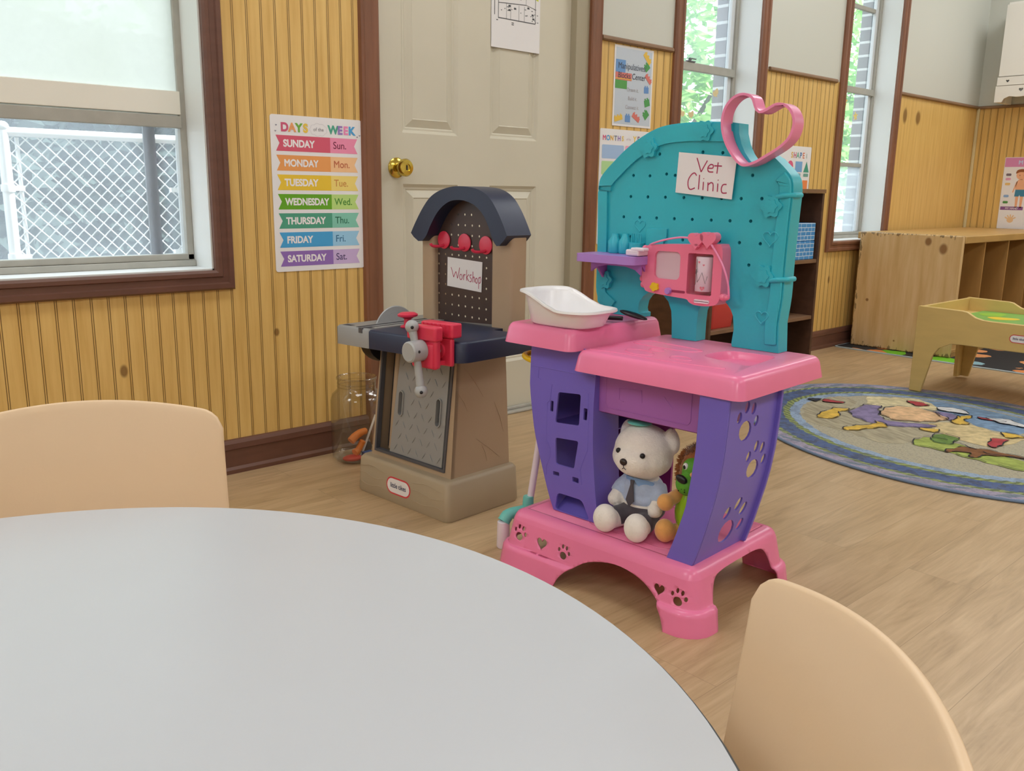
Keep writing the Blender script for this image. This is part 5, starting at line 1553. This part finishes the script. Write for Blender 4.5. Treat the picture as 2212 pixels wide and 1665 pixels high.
for pts in ([(.215, .315), (.24, .32), (.262, .30), (.258, .262), (.250, .19), (.238, .155), (.215, .16), (.205, .19), (.205, .27)],
            [(.110, .26), (.135, .275), (.150, .25), (.140, .215), (.115, .20), (.100, .225)], [(.115, .150), (.135, .165), (.150, .150), (.14, .12), (.12, .115)], [(.165, .24), (.18, .245), (.188, .225), (.175, .21), (.162, .222)],
            [(.075, .33), (.085, .25), (.082, .16), (.09, .08), (.10, .02)]):
    cl = len(pts) != 5 or pts[0][0] > .1
    g = B(); g.tube([(x, y, .5222) for x, y in spline(pts, 6, cl)], .0016, 6, closed=cl); g.build('moulded_line', 'pink', low)

# teal backboard
XB = .335
AC = .276
half = [(0, 1.001), (.05, .9985), (.09, .991), (.13, .974), (.17, .950), (.205, .922), (.232, .898), (.246, .880), (.250, .856), (.249, .82), (.247, .76), (.246, .70), (.246, .64), (.241, .585)]
leg_r = [(.031, .5225), (.141, .5225), (.1425, .530), (.139, .560), (.143, .590), (.150, .604), (.160, .615), (.172, .624), (.190, .629), (.208, .624), (.222, .611), (.2305, .590), (.2325, .560), (.2325, .5225), (.297, .5225), (.299, .560), (.302, .585), (.311, .605), (.326, .619), (.345, .625), (.366, .622), (.382, .611), (.392, .597), (.395, .580), (.393, .572), (.386, .570), (.386, .5605), (.462, .5605)]
notch = [(.160, .9945), (.1585, .975), (.151, .952), (.141, .934), (.128, .918), (.117, .910), (.1, .916), (.083, .9285)]
Lh = [(AC + a, z) for a, z in half]
Rh = [(AC - a, z) for a, z in half if AC - a < .075]
outB = [(q[0], q[1]) for q in reversed(spline(Lh, 3, False))] + [(.22, 1.0), (.18, .9975)] + notch + spline(Rh, 3, False) + leg_r + [(.478, .562)]
# keep the outline one ring: left edge bottom -> top -> notch -> right edge -> legs
hl = [(.334, .891), (.243, .937), (.194, .935), (.379, .887), (.311, .888), (.120, .888), (.425, .888), (.334, .840), (.285, .840), (.238, .840), (.190, .840), (.143, .840), (.095, .841), (.382, .840), (.430, .840), (.355, .793), (.307, .793), (.260, .793), (.212, .793), (.166, .793), (.117, .794), (.402, .793), (.448, .793), (.330, .748), (.282, .747), (.235, .748), (.188, .749), (.140, .748), (.091, .748), (.378, .748), (.425, .748), (.163, .701), (.114, .702), (.30, .935), (.355, .935)]
b = B(); b.plate([outB] + [circ(y, z, .0038, 10) for y, z in hl], 'x', XB, XB + .040); bb_ = b.build('backboard', 'teal', vet, angle=35)
# raised border moulding along the arch and the right side, set in from the edge
def ribbon(path, w0, w1, x, name, parent, m='teal', bev=.003):
    L1, L2 = [], []
    for i, p in enumerate(path):
        q = path[min(i + 1, len(path) - 1)]; o = path[max(i - 1, 0)]
        d = Vector((q[0] - o[0], q[1] - o[1])).normalized(); n = Vector((-d.y, d.x))
        L1.append((p[0] + n.x * w0, p[1] + n.y * w0)); L2.append((p[0] + n.x * w1, p[1] + n.y * w1))
    b = B(); b.plate([L1 + L2[::-1]], 'x', x - .006, x - .0001); return b.build(name, m, parent, bevel=bev)
pl = [(q[0], q[1]) for q in spline([(AC + a, z) for a, z in reversed(half[:9])], 5, False)] + [(.235, 1.0), (.20, .9985), (.172, .9975)]
ribbon(pl, .004, .040, XB, 'border_moulding', bb_)
pr = spline([(AC - a, z) for a, z in half if .06 > AC - a] + [(.033, .54)], 5, False)
ribbon(pr, .003, .030, XB, 'border_moulding', bb_)
pL = spline([(.478 + 0, .567), (AC + .241, .60), (AC + .246, .66), (AC + .246, .70), (AC + .247, .76), (AC + .249, .82), (AC + .250, .850)], 5, False)
ribbon(pL, .003, .030, XB, 'border_moulding', bb_)
def rosette(y, z, s, ph=0.0):
    n = 40
    def o(k): return [(y + s * k * (1 + .13 * math.cos(6 * (2 * PI * i / n) + ph)) * math.cos(2 * PI * i / n), z + s * k * (1 + .13 * math.cos(6 * (2 * PI * i / n) + ph)) * math.sin(2 * PI * i / n)) for i in range(n)]
    g = B(); g.plate([o(1)], 'x', XB - .0105, XB - .0003); g.plate([o(.62)], 'x', XB - .0125, XB - .0104); g.build('rosette', 'teal', bb_, merge=False)
rosette(.237, .981, .021); rosette(.380, .949, .021, .5); rosette(.068, .826, .022, .3); rosette(.075, .682, .022); rosette(.492, .642, .021, .4)
for (z) in (.845, .674):
    g = B(); g.tube([(XB - .006, .058, z), (XB - .010, .040, z + .003), (XB + .002, .0245, z + .004), (XB + .03, .0235, z + .004)], .0055, 10); g.build('strap_band', 'teal', bb_)
for (y, z, s) in ((.066, .761, .034), (.072, .596, .030), (.40, .775, .03)):
    g = B(); g.tube([(XB - .0058 if y < .1 else XB - .0003, u, w) for u, w in heart_pts(y, z, s)], .0014, 6, closed=True); g.build('moulded_heart', 'teal', bb_)
# moulded bottles and brush cup standing on the little shelf
for (y, h, r_) in ((.462, .045, .016), (.432, .046, .0155), (.398, .030, .0185)):
    g = B()
    if h > .04: g.lathe([(r_ * .9, .7085), (r_, .712), (r_, .7085 + h * .62), (r_ * .55, .7085 + h * .85), (r_ * .5, .7085 + h), (.002, .7085 + h + .001)], (XB - .012, y, 0), 20)
    else:
        g.lathe([(r_ * .85, .7085), (r_, .735), (r_ * .9, .7355)], (XB - .014, y, 0), 20)
        for k in range(5): g.tube([(XB - .016 + .003 * (k % 2), y - .012 + .006 * k, .735), (XB - .016, y - .013 + .0065 * k, .756)], .0018, 6)
    g.build('bottle' if h > .04 else 'brush_cup', 'teal', bb_, merge=False)
g = B(); g.plate([[(.378, .712), (.378, .770), (.322, .770), (.322, .752), (.330, .740), (.330, .712)]], 'x', XB - .006, XB - .0003); g.build('moulded_bracket', 'teal', bb_, bevel=.001)

# pink heart hoop
ho = spline([(.094, 1.014), (.111, 1.042), (.136, 1.0505), (.160, 1.042), (.177, 1.019), (.180, .987), (.169, .953), (.147, .922), (.125, .9055), (.100, .909), (.079, .919), (.041, .941), (.021, .963), (.016, .993), (.031, 1.019), (.058, 1.027)], 5)
hi_ = []
for i, p in enumerate(ho):
    q, o = ho[(i + 1) % len(ho)], ho[i - 1]
    d = Vector((q[0] - o[0], q[1] - o[1])).normalized(); n = Vector((d.y, -d.x)); hi_.append((p[0], p[1], n))
def hoop(off): return [(p[0] + p[2].x * off, p[1] + p[2].y * off) for p in hi_]
ca_ = sum((ho[i][0] * ho[(i + 1) % len(ho)][1] - ho[(i + 1) % len(ho)][0] * ho[i][1]) for i in range(len(ho)))
sg = -1 if ca_ > 0 else 1
b = B(); b.plate([ho, [(p[0] + p[2].x * .0055 * sg, p[1] + p[2].y * .0055 * sg) for p in hi_]], 'x', .296, .3345); b.build('heart_hoop', 'heart', vet, bevel=.0022, seg=3, angle=50)

# lilac shelf with brackets
b = B(); b.plate([rrect(.245, .350, .3345, .520, .012)], 'z', .6890, .7080); shf = b.build('shelf', 'lilac', vet, bevel=.004, seg=3)
b = B(); b.plate([[(.500, .6888), (.355, .6888), (.355, .664), (.372, .676), (.40, .682), (.455, .682), (.482, .676), (.500, .664)]], 'x', .282, .288); b.build('shelf_apron', 'orchid', vet, bevel=.001)
for y in (.358, .494):
    b = B(); b.plate([[(.285, .6888), (.3345, .6888), (.3345, .648), (.322, .648)]], 'y', y - .003, y + .003); b.build('bracket', 'orchid', vet, bevel=.001)
b = B(); b.box(.262, .350, .709, .305, .386, .7235); b.build('white_clip', 'palepink', vet, bevel=.004, seg=3)
b = B(); b.box(.262, .336, .720, .285, .372, .728); b.build('clip_lever', 'palepink', vet, bevel=.003)

# pink check-up monitor
XD = .288
def dep(p): return p
body = spline([(.352, .690), (.349, .722), (.342, .733), (.325, .737), (.285, .740), (.235, .742), (.160, .746), (.150, .742), (.146, .730), (.145, .690), (.145, .645), (.147, .628), (.156, .616), (.178, .611), (.207, .611), (.222, .616), (.230, .622), (.262, .624), (.330, .629), (.344, .638), (.350, .655)], 4)
SCR = rrect(.250, .662, .318, .724, .012)
WND = rrect(.1675, .634, .2305, .7235, .004)
b = B(); b.plate([body, SCR, WND], 'x', XD, .3345); mon = b.build('checkup_monitor', 'rose', vet, bevel=.006, seg=4, angle=50)
b = B(); b.plate([rrect(.248, .660, .320, .726, .012)], 'x', XD + .007, XD + .010); b.build('screen', 'screen', mon)
b = B(); b.plate([rrect(.1660, .6325, .2320, .7250, .004)], 'x', XD + .0325, XD + .034); b.build('roll_recess', 'rose', mon)
b = B(); b.lathe([(.0185, .642), (.0195, .643), (.0195, .716), (.0185, .717)], (XD + .0125, .194, 0), 36); roll = b.build('paper_roll', 'palepink', mon, angle=60)
def onroll(a, z, k=.0004): return (XD + .0125 - (.0195 + k) * math.cos(a), .194 - (.0195 + k) * math.sin(a), z)
ecg = [(-.9, .655), (-.6, .658), (-.45, .690), (-.2, .662), (-.25, .662), (.0, .668), (.35, .684), (.75, .660), (.95, .676)]
g = B(); g.tube([onroll(a - .1, z) for a, z in ecg], .0005, 6); g.build('pulse_line', 'darkgrey', roll)
g = B(); g.tube([onroll(a - .1, z + .022) for a, z in ecg[1:5]], .0005, 6); g.build('pulse_line', 'darkgrey', roll)
for (a, z, s) in ((.35, .6495, .011), (-.15, .706, .006), (.4, .700, .005)):
    vs, fs = fill2d([heart_pts(0, 0, s)], 0); g = B(); g.add([onroll(a - u / .0205, z + w, .0006) for u, w, _ in vs], fs); g.build('printed_heart', flat('#ea7f95'), roll)
for z in (.668, .694):
    b = B(); b.ball((XD + .020, .2165, z), .0042, 14, 10); b.build('roll_button', 'yellow', mon)
def clearcase():
    m = bpy.data.materials.new('clear_case'); m.use_nodes = True; t = m.node_tree; t.nodes.remove(t.nodes['Principled BSDF'])
    tr = t.nodes.new('ShaderNodeBsdfTransparent'); tr.inputs[0].default_value = (.95, .92, .94, 1); gl = t.nodes.new('ShaderNodeBsdfGlossy'); gl.inputs['Roughness'].default_value = .08
    x = t.nodes.new('ShaderNodeMixShader'); x.inputs[0].default_value = .06; t.links.new(tr.outputs[0], x.inputs[1]); t.links.new(gl.outputs[0], x.inputs[2]); t.links.new(x.outputs[0], t.nodes['Material Output'].inputs[0]); return m
b = B(); b.grid(lambda u, v: (XD + .001 - .010 * math.sin(PI * u) ** .6, .1690 + .0600 * u, .6355 + .0865 * v), 16, 2); b.build('clear_window', clearcase(), mon)
b = B()
pw = [(.313 + .0105 * math.cos(a) * (1 + .12 * math.cos(5 * a + .6)), .6425 + .0095 * math.sin(a) * (1 + .12 * math.cos(5 * a + .6))) for a in [2 * PI * i / 40 for i in range(40)]]
b.plate([pw], 'x', XD - .006, XD - .0001); b.build('paw_button', 'yellow', mon, bevel=.002)
b = B(); b.plate([rrect(.2335, .634, .272, .6395, .0025)], 'x', XD - .0008, XD - .0001); b.build('slider_slot', flat('#9c2f55'), mon)
b = B(); b.lathe([(.0068, XD - .0085), (.0075, XD - .007), (.0075, XD - .0003)], (0, .2755, .6365), 20, axis='x'); b.build('slider_knob', 'lilac', mon)
b = B(); b.plate([rrect(.170, .6165, .208, .6245, .004)], 'x', XD - .0035, XD - .0001); b.build('paper_slot', 'palepink', mon, bevel=.001)
for (y, z) in ((.207, .753), (.177, .756)):
    b = B(); b.plate([heart_pts(y, z, .040)], 'x', XD - .012, XD + .010); b.build('heart_knob', 'rose', mon, bevel=.005, seg=4)
b = B(); b.box(XD - .012, .198, .738, XD + .002, .212, .748); b.build('heart_clasp', 'rose', mon, bevel=.003)
b = B(); b.ball((XD + .006, .140, .634), (.010, .010, .008), 16, 10); b.ball((XD + .002, .130, .6345), (.0065, .0075, .006), 14, 10); b.build('cord_plug', 'rose', mon, merge=False)
scal = B()
for k in range(7): scal.ball((XD + .010, .352 + .003 * (k % 2), .645 + k * .0135), (.010, .0065, .0085), 12, 8)
scal.build('scalloped_edge', 'rose', mon, merge=False)
b = B(); b.tube(spline([(XD + .004, .126, .6345), (XD - .004, .122, .642), (XD - .008, .124, .668), (XD - .010, .136, .700), (XD - .010, .153, .726), (XD - .010, .168, .745)], 6, False), .0024, 10); b.build('cord', 'heart', mon)
b = B(); b.tube(spline([(XD - .008, .214, .756), (XD - .012, .245, .757), (XD - .012, .285, .750), (XD - .006, .318, .741), (XD + .004, .335, .736)], 6, False), .0022, 10); b.build('cord', 'heart', mon)

mon.location = (.012, .0125, -.002)
# yellow towel bar on the left side
b = B(); b.tube(spline([(.150, .500, .476), (.140, .530, .478), (.128, .546, .478), (.112, .5475, .477), (.098, .540, .476), (.090, .522, .473), (.090, .502, .470)], 5, False), .0068, 12); b.build('towel_bar', 'yellow', vet)

# paper sign on the teal board
def cv(s): return s
VS = [[(.33, .10), (.38, .27), (.425, .43)], [(.425, .43), (.47, .28), (.515, .14)], [(.535, .32), (.615, .31), (.62, .24), (.575, .23), (.535, .31), (.555, .40), (.635, .40)], [(.70, .16), (.70, .43)], [(.64, .25), (.77, .24)],
      [(.355, .53), (.315, .47), (.26, .52), (.215, .66), (.225, .82), (.27, .88), (.345, .83)], [(.405, .50), (.41, .86)], [(.485, .66), (.49, .86)], [(.483, .575), (.487, .59)], [(.565, .66), (.575, .87)], [(.572, .72), (.615, .66), (.655, .69), (.665, .86)], [(.735, .66), (.742, .86)], [(.733, .57), (.737, .59)],
      [(.885, .66), (.825, .68), (.805, .78), (.83, .87), (.905, .86)]]
hand_sign('paper_sign', 'white paper sign reading Vet Clinic taped to the teal board', vet, [(.299, .938), (.155, .925), (.161, .838), (.303, .851)], .3275, VS, pen=.0013)

# white doll bath on the raised counter
wl = lambda p: world_of(vet, p)
t = thing('doll_bathtub', 'white doll bathtub with one high end on the pink raised counter', 'toy', wl((.118, .430, .5604)), TV)
def tubring(hx, hy, z0, zh, n=56):
    o = []
    for k in range(n):
        a = 2 * PI * k / n; c, s = math.cos(a), math.sin(a)
        x = hx * math.copysign(abs(c) ** .62, c); y = hy * math.copysign(abs(s) ** .62, s)
        u = (y / hy + 1) / 2
        u = min(1, max(0, (u - .30) / .55)); sm = u * u * (3 - 2 * u)
        o.append((x, y, z0 + zh * sm))
    return o
b = B()
b.loft([tubring(.054, .078, .0005, 0), tubring(.058, .082, .004, 0), tubring(.066, .092, .026, .024), tubring(.070, .096, .032, .034), tubring(.078, .104, .033, .035), tubring(.081, .107, .0355, .035), tubring(.080, .106, .0395, .035), tubring(.072, .098, .0395, .035), tubring(.066, .092, .033, .031), tubring(.058, .082, .010, 0), tubring(.052, .076, .006, 0)], 0, True, True)
b.build('tub', 'white_plastic', t, angle=60)
t = thing('hand_mirror', 'black oval toy tool on the pink counter behind the white tub', 'toy', wl((.262, .355, .5604)), TV + .4)
b = B(); b.ball((0, 0, .0155), (.016, .034, .006), 24, 10, rot=Matrix.Rotation(.25, 3, 'X')); b.build('head', 'black', t)
b = B(); b.tube([(0, .025, .006), (0, .075, .0055)], .0050, 10); b.build('handle', 'black', t)

# toy mop leaning behind the stand
t = thing('toy_mop', 'toy mop with white pole and mint joint behind the stand', 'toy', wl((.110, .560, 0)), TV)
b = B(); b.tube([(.024, -.012, .104), (.075, -.030, .455)], .0085, 16); b.build('pole', 'palepink', t)
b = B(); b.lathe([(.0135, .078), (.0145, .082), (.0130, .120), (.0115, .123)], (.020, -.011, 0), 20); b.build('pole_socket', 'mint', t)
b = B(); b.tube(spline([(.022, -.010, .088), (.005, -.004, .086), (-.025, .010, .082), (-.040, .014, .066)], 5, False), [.014] * 11 + [.0155] * 4 + [.0165], 18); b.build('mop_joint', 'mint', t)
b = B(); b.lathe([(.0150, .0005), (.0165, .004), (.0150, .066), (.012, .068)], (-.040, .014, 0), 18); b.build('mop_foot', 'palepink', t)

# ------------------------------------------------------------------ plush toys sitting on the pink base
ZB = .1352
bear = thing('plush_bear', 'white plush bear in blue shirt and grey tie on the pink base', 'toy', wl((.124, .221, ZB)), TV)
def hb(x, y, z): return (x, y, z)
b = B()
b.ball((0.02, 0, .050), (.042, .046, .050)); b.ball((.02, 0, .092), (.036, .040, .036)); b.ball((.012, 0, .176), (.059, .067, .056)); b.ball((.006, 0, .160), (.056, .069, .044)); b.ball((-.026, -.002, .160), (.034, .046, .034))
b.ball((.016, 0, .125), (.03, .034, .03))
for sy_ in (-1, 1):
    b.tube([(.005, sy_ * .025, .024), (-.035, sy_ * .036, .022), (-.060, sy_ * .040, .022)], .021, 14)
    b.ball((-.062, sy_ * .041, .0285), (.025, .028, .0315))
    b.tube([(.020, sy_ * .036, .100), (.005, sy_ * .051, .080), (-.012, sy_ * .053, .062)], .015, 12); b.ball((-.014, sy_ * .053, .058), .0165)
    b.ball((.030, sy_ * .058, .203), (.014, .017, .029), rot=Matrix.Rotation(sy_ * .25, 3, 'X'))
b.build('body', 'fur_white', bear, remesh=.0035, merge=False)
b = B()
b.ball((.02, 0, .088), (.0405, .0455, .036)); b.ball((.02, 0, .068), (.044, .0485, .026))
for sy_ in (-1, 1): b.tube([(.020, sy_ * .036, .102), (.006, sy_ * .051, .082), (-.006, sy_ * .0525, .070)], [.0175, .0180, .0175], 14)
b.build('shirt', 'fur_blue', bear, remesh=.0035, merge=False)
b = B()
b.ball((.02, 0, .042), (.046, .050, .030))
for sy_ in (-1, 1): b.tube([(.008, sy_ * .026, .028), (-.036, sy_ * .037, .0255)], .0235, 16)
b.build('shorts', 'felt_grey', bear, remesh=.0035, merge=False)
for sy_ in (-1, 1):
    b = B(); b.plate([spline([(0, 0), (sy_ * .022, -.002), (sy_ * .036, -.009), (sy_ * .030, -.020), (sy_ * .012, -.020)], 5)], 'x', -.0015, .0015); b.v = [(-.018 + .020 * (abs(y) / .036) ** 2 + x - (z + .01) * .25, y, z + .119) for x, y, z in b.v]; b.build('collar', 'felt_blue', bear, bevel=.001)
b = B(); b.plate([[(-.005, .114), (.005, .114), (.0035, .104), (.0105, .070), (0, .056), (-.0105, .070), (-.0035, .104)]], 'x', -.0018, .0018); b.v = [(-.0215 + x - (.114 - z) * .15, y + .003, z) for x, y, z in b.v]; b.build('tie', 'felt_grey', bear, bevel=.0008)
for (y, z, x) in ((-.034, .180, -.0425), (.026, .180, -.0450)):
    b = B(); b.ball((x, y, z), .0058, 16, 10); b.build('eye', 'black', bear)
M['nose_brown'] = mat('nose_brown', '#2e211d', 0.25)
b = B(); b.ball((-.0600, .001, .163), (.006, .0088, .0075), 18, 12); b.build('nose', 'nose_brown', bear)
for p_ in ([(-.0602, .001, .1555), (-.0585, .001, .1495)], [(-.0585, .001, .1498), (-.0570, .0058, .1462)], [(-.0585, .001, .1498), (-.0572, -.0038, .1462)]):
    b = B(); b.tube(p_, .0008, 6); b.build('mouth_stitch', 'nose_brown', bear)
b = B(); b.ball((.008, .012, .2345), (.026, .027, .006), 20, 8); b.build('small_cap', 'mint', bear)

lion = thing('plush_lion', 'green faced plush lion with brown mane behind the purple panel', 'toy', wl((.132, .083, ZB)), TV)
b = B()
b.ball((.020, .010, .0625), (.040, .048, .062)); b.build('body', 'shiny_lime', lion)
b = B(); b.ball((.010, .002, .152), (.036, .038, .040)); b.ball((-.024, .006, .136), (.025, .028, .024)); b.ball((-.006, .002, .166), (.024, .030, .024)); b.build('face', 'plush_green', lion, remesh=.003, merge=False)
rl_ = random.Random(11)
b = B(); b.ball((.018, .0, .150), (.036, .054, .064), 24, 16)
for k in range(3200):
    th, ph = rl_.uniform(0, 2 * PI), math.acos(rl_.uniform(-1, 1))
    d = Vector((math.sin(ph) * math.cos(th), math.sin(ph) * math.sin(th), math.cos(ph)))
    if d.x < -.62: continue
    p = Vector((.018 + d.x * .035, d.y * .053, .150 + d.z * .063))
    tip = p + (d + Vector((-.25, rl_.uniform(-.35, .35), rl_.uniform(-.35, .35)))) * .008
    o = d.orthogonal().normalized() * .0024
    b.add([p - o, p + o, tip], [(0, 1, 2)])
b.build('mane', 'plush_brown', lion, merge=False, flip=False)
b = B(); b.ball((-.0475, .009, .152), (.0065, .0135, .0085), 16, 10, rot=Matrix.Rotation(.3, 3, 'X')); b.build('nose', 'black', lion)
for y in (-.014, .014):
    b = B(); b.ball((-.0265, y, .173), (.0040, .0060, .0075), 14, 10); e = b.build('eye', 'white_plastic', lion)
    g = B(); g.ball((-.0290, y + .001, .172), (.0025, .0036, .0046), 12, 8); g.build('pupil', 'black', e)
for k in range(4):
    b = B(); b.ball((-.0470, .001 + .007 * (k % 3), .131 - .005 * (k // 2)), .0015, 8, 6); b.build('freckle', 'black', lion)
b = B(); b.ball((-.0300, -.008, .160), (.006, .009, .006), 12, 8); b.build('cheek_patch', 'plush_orange', lion)
for sy_ in (-1, 1):
    oy = .014 if sy_ > 0 else 0.0
    b = B(); b.tube(spline([(.008, sy_ * .026 + oy, .100), (-.012, sy_ * .032 + oy, .095), (-.032, sy_ * .036 + oy, .090)], 4, False), .0145, 12); b.ball((-.036, sy_ * .037 + oy, .089), (.018, .0185, .0185)); b.build('arm', 'plush_orange', lion, remesh=.003, merge=False)
    b = B(); b.tube([(.010, sy_ * .022 + oy, .020), (-.022, sy_ * .028 + oy * 1.3, .020)], .017, 12); b.ball((-.032, sy_ * .031 + oy * 1.5, .0255), (.020, .0225, .0255)); b.build('leg', 'plush_orange', lion, remesh=.003, merge=False)
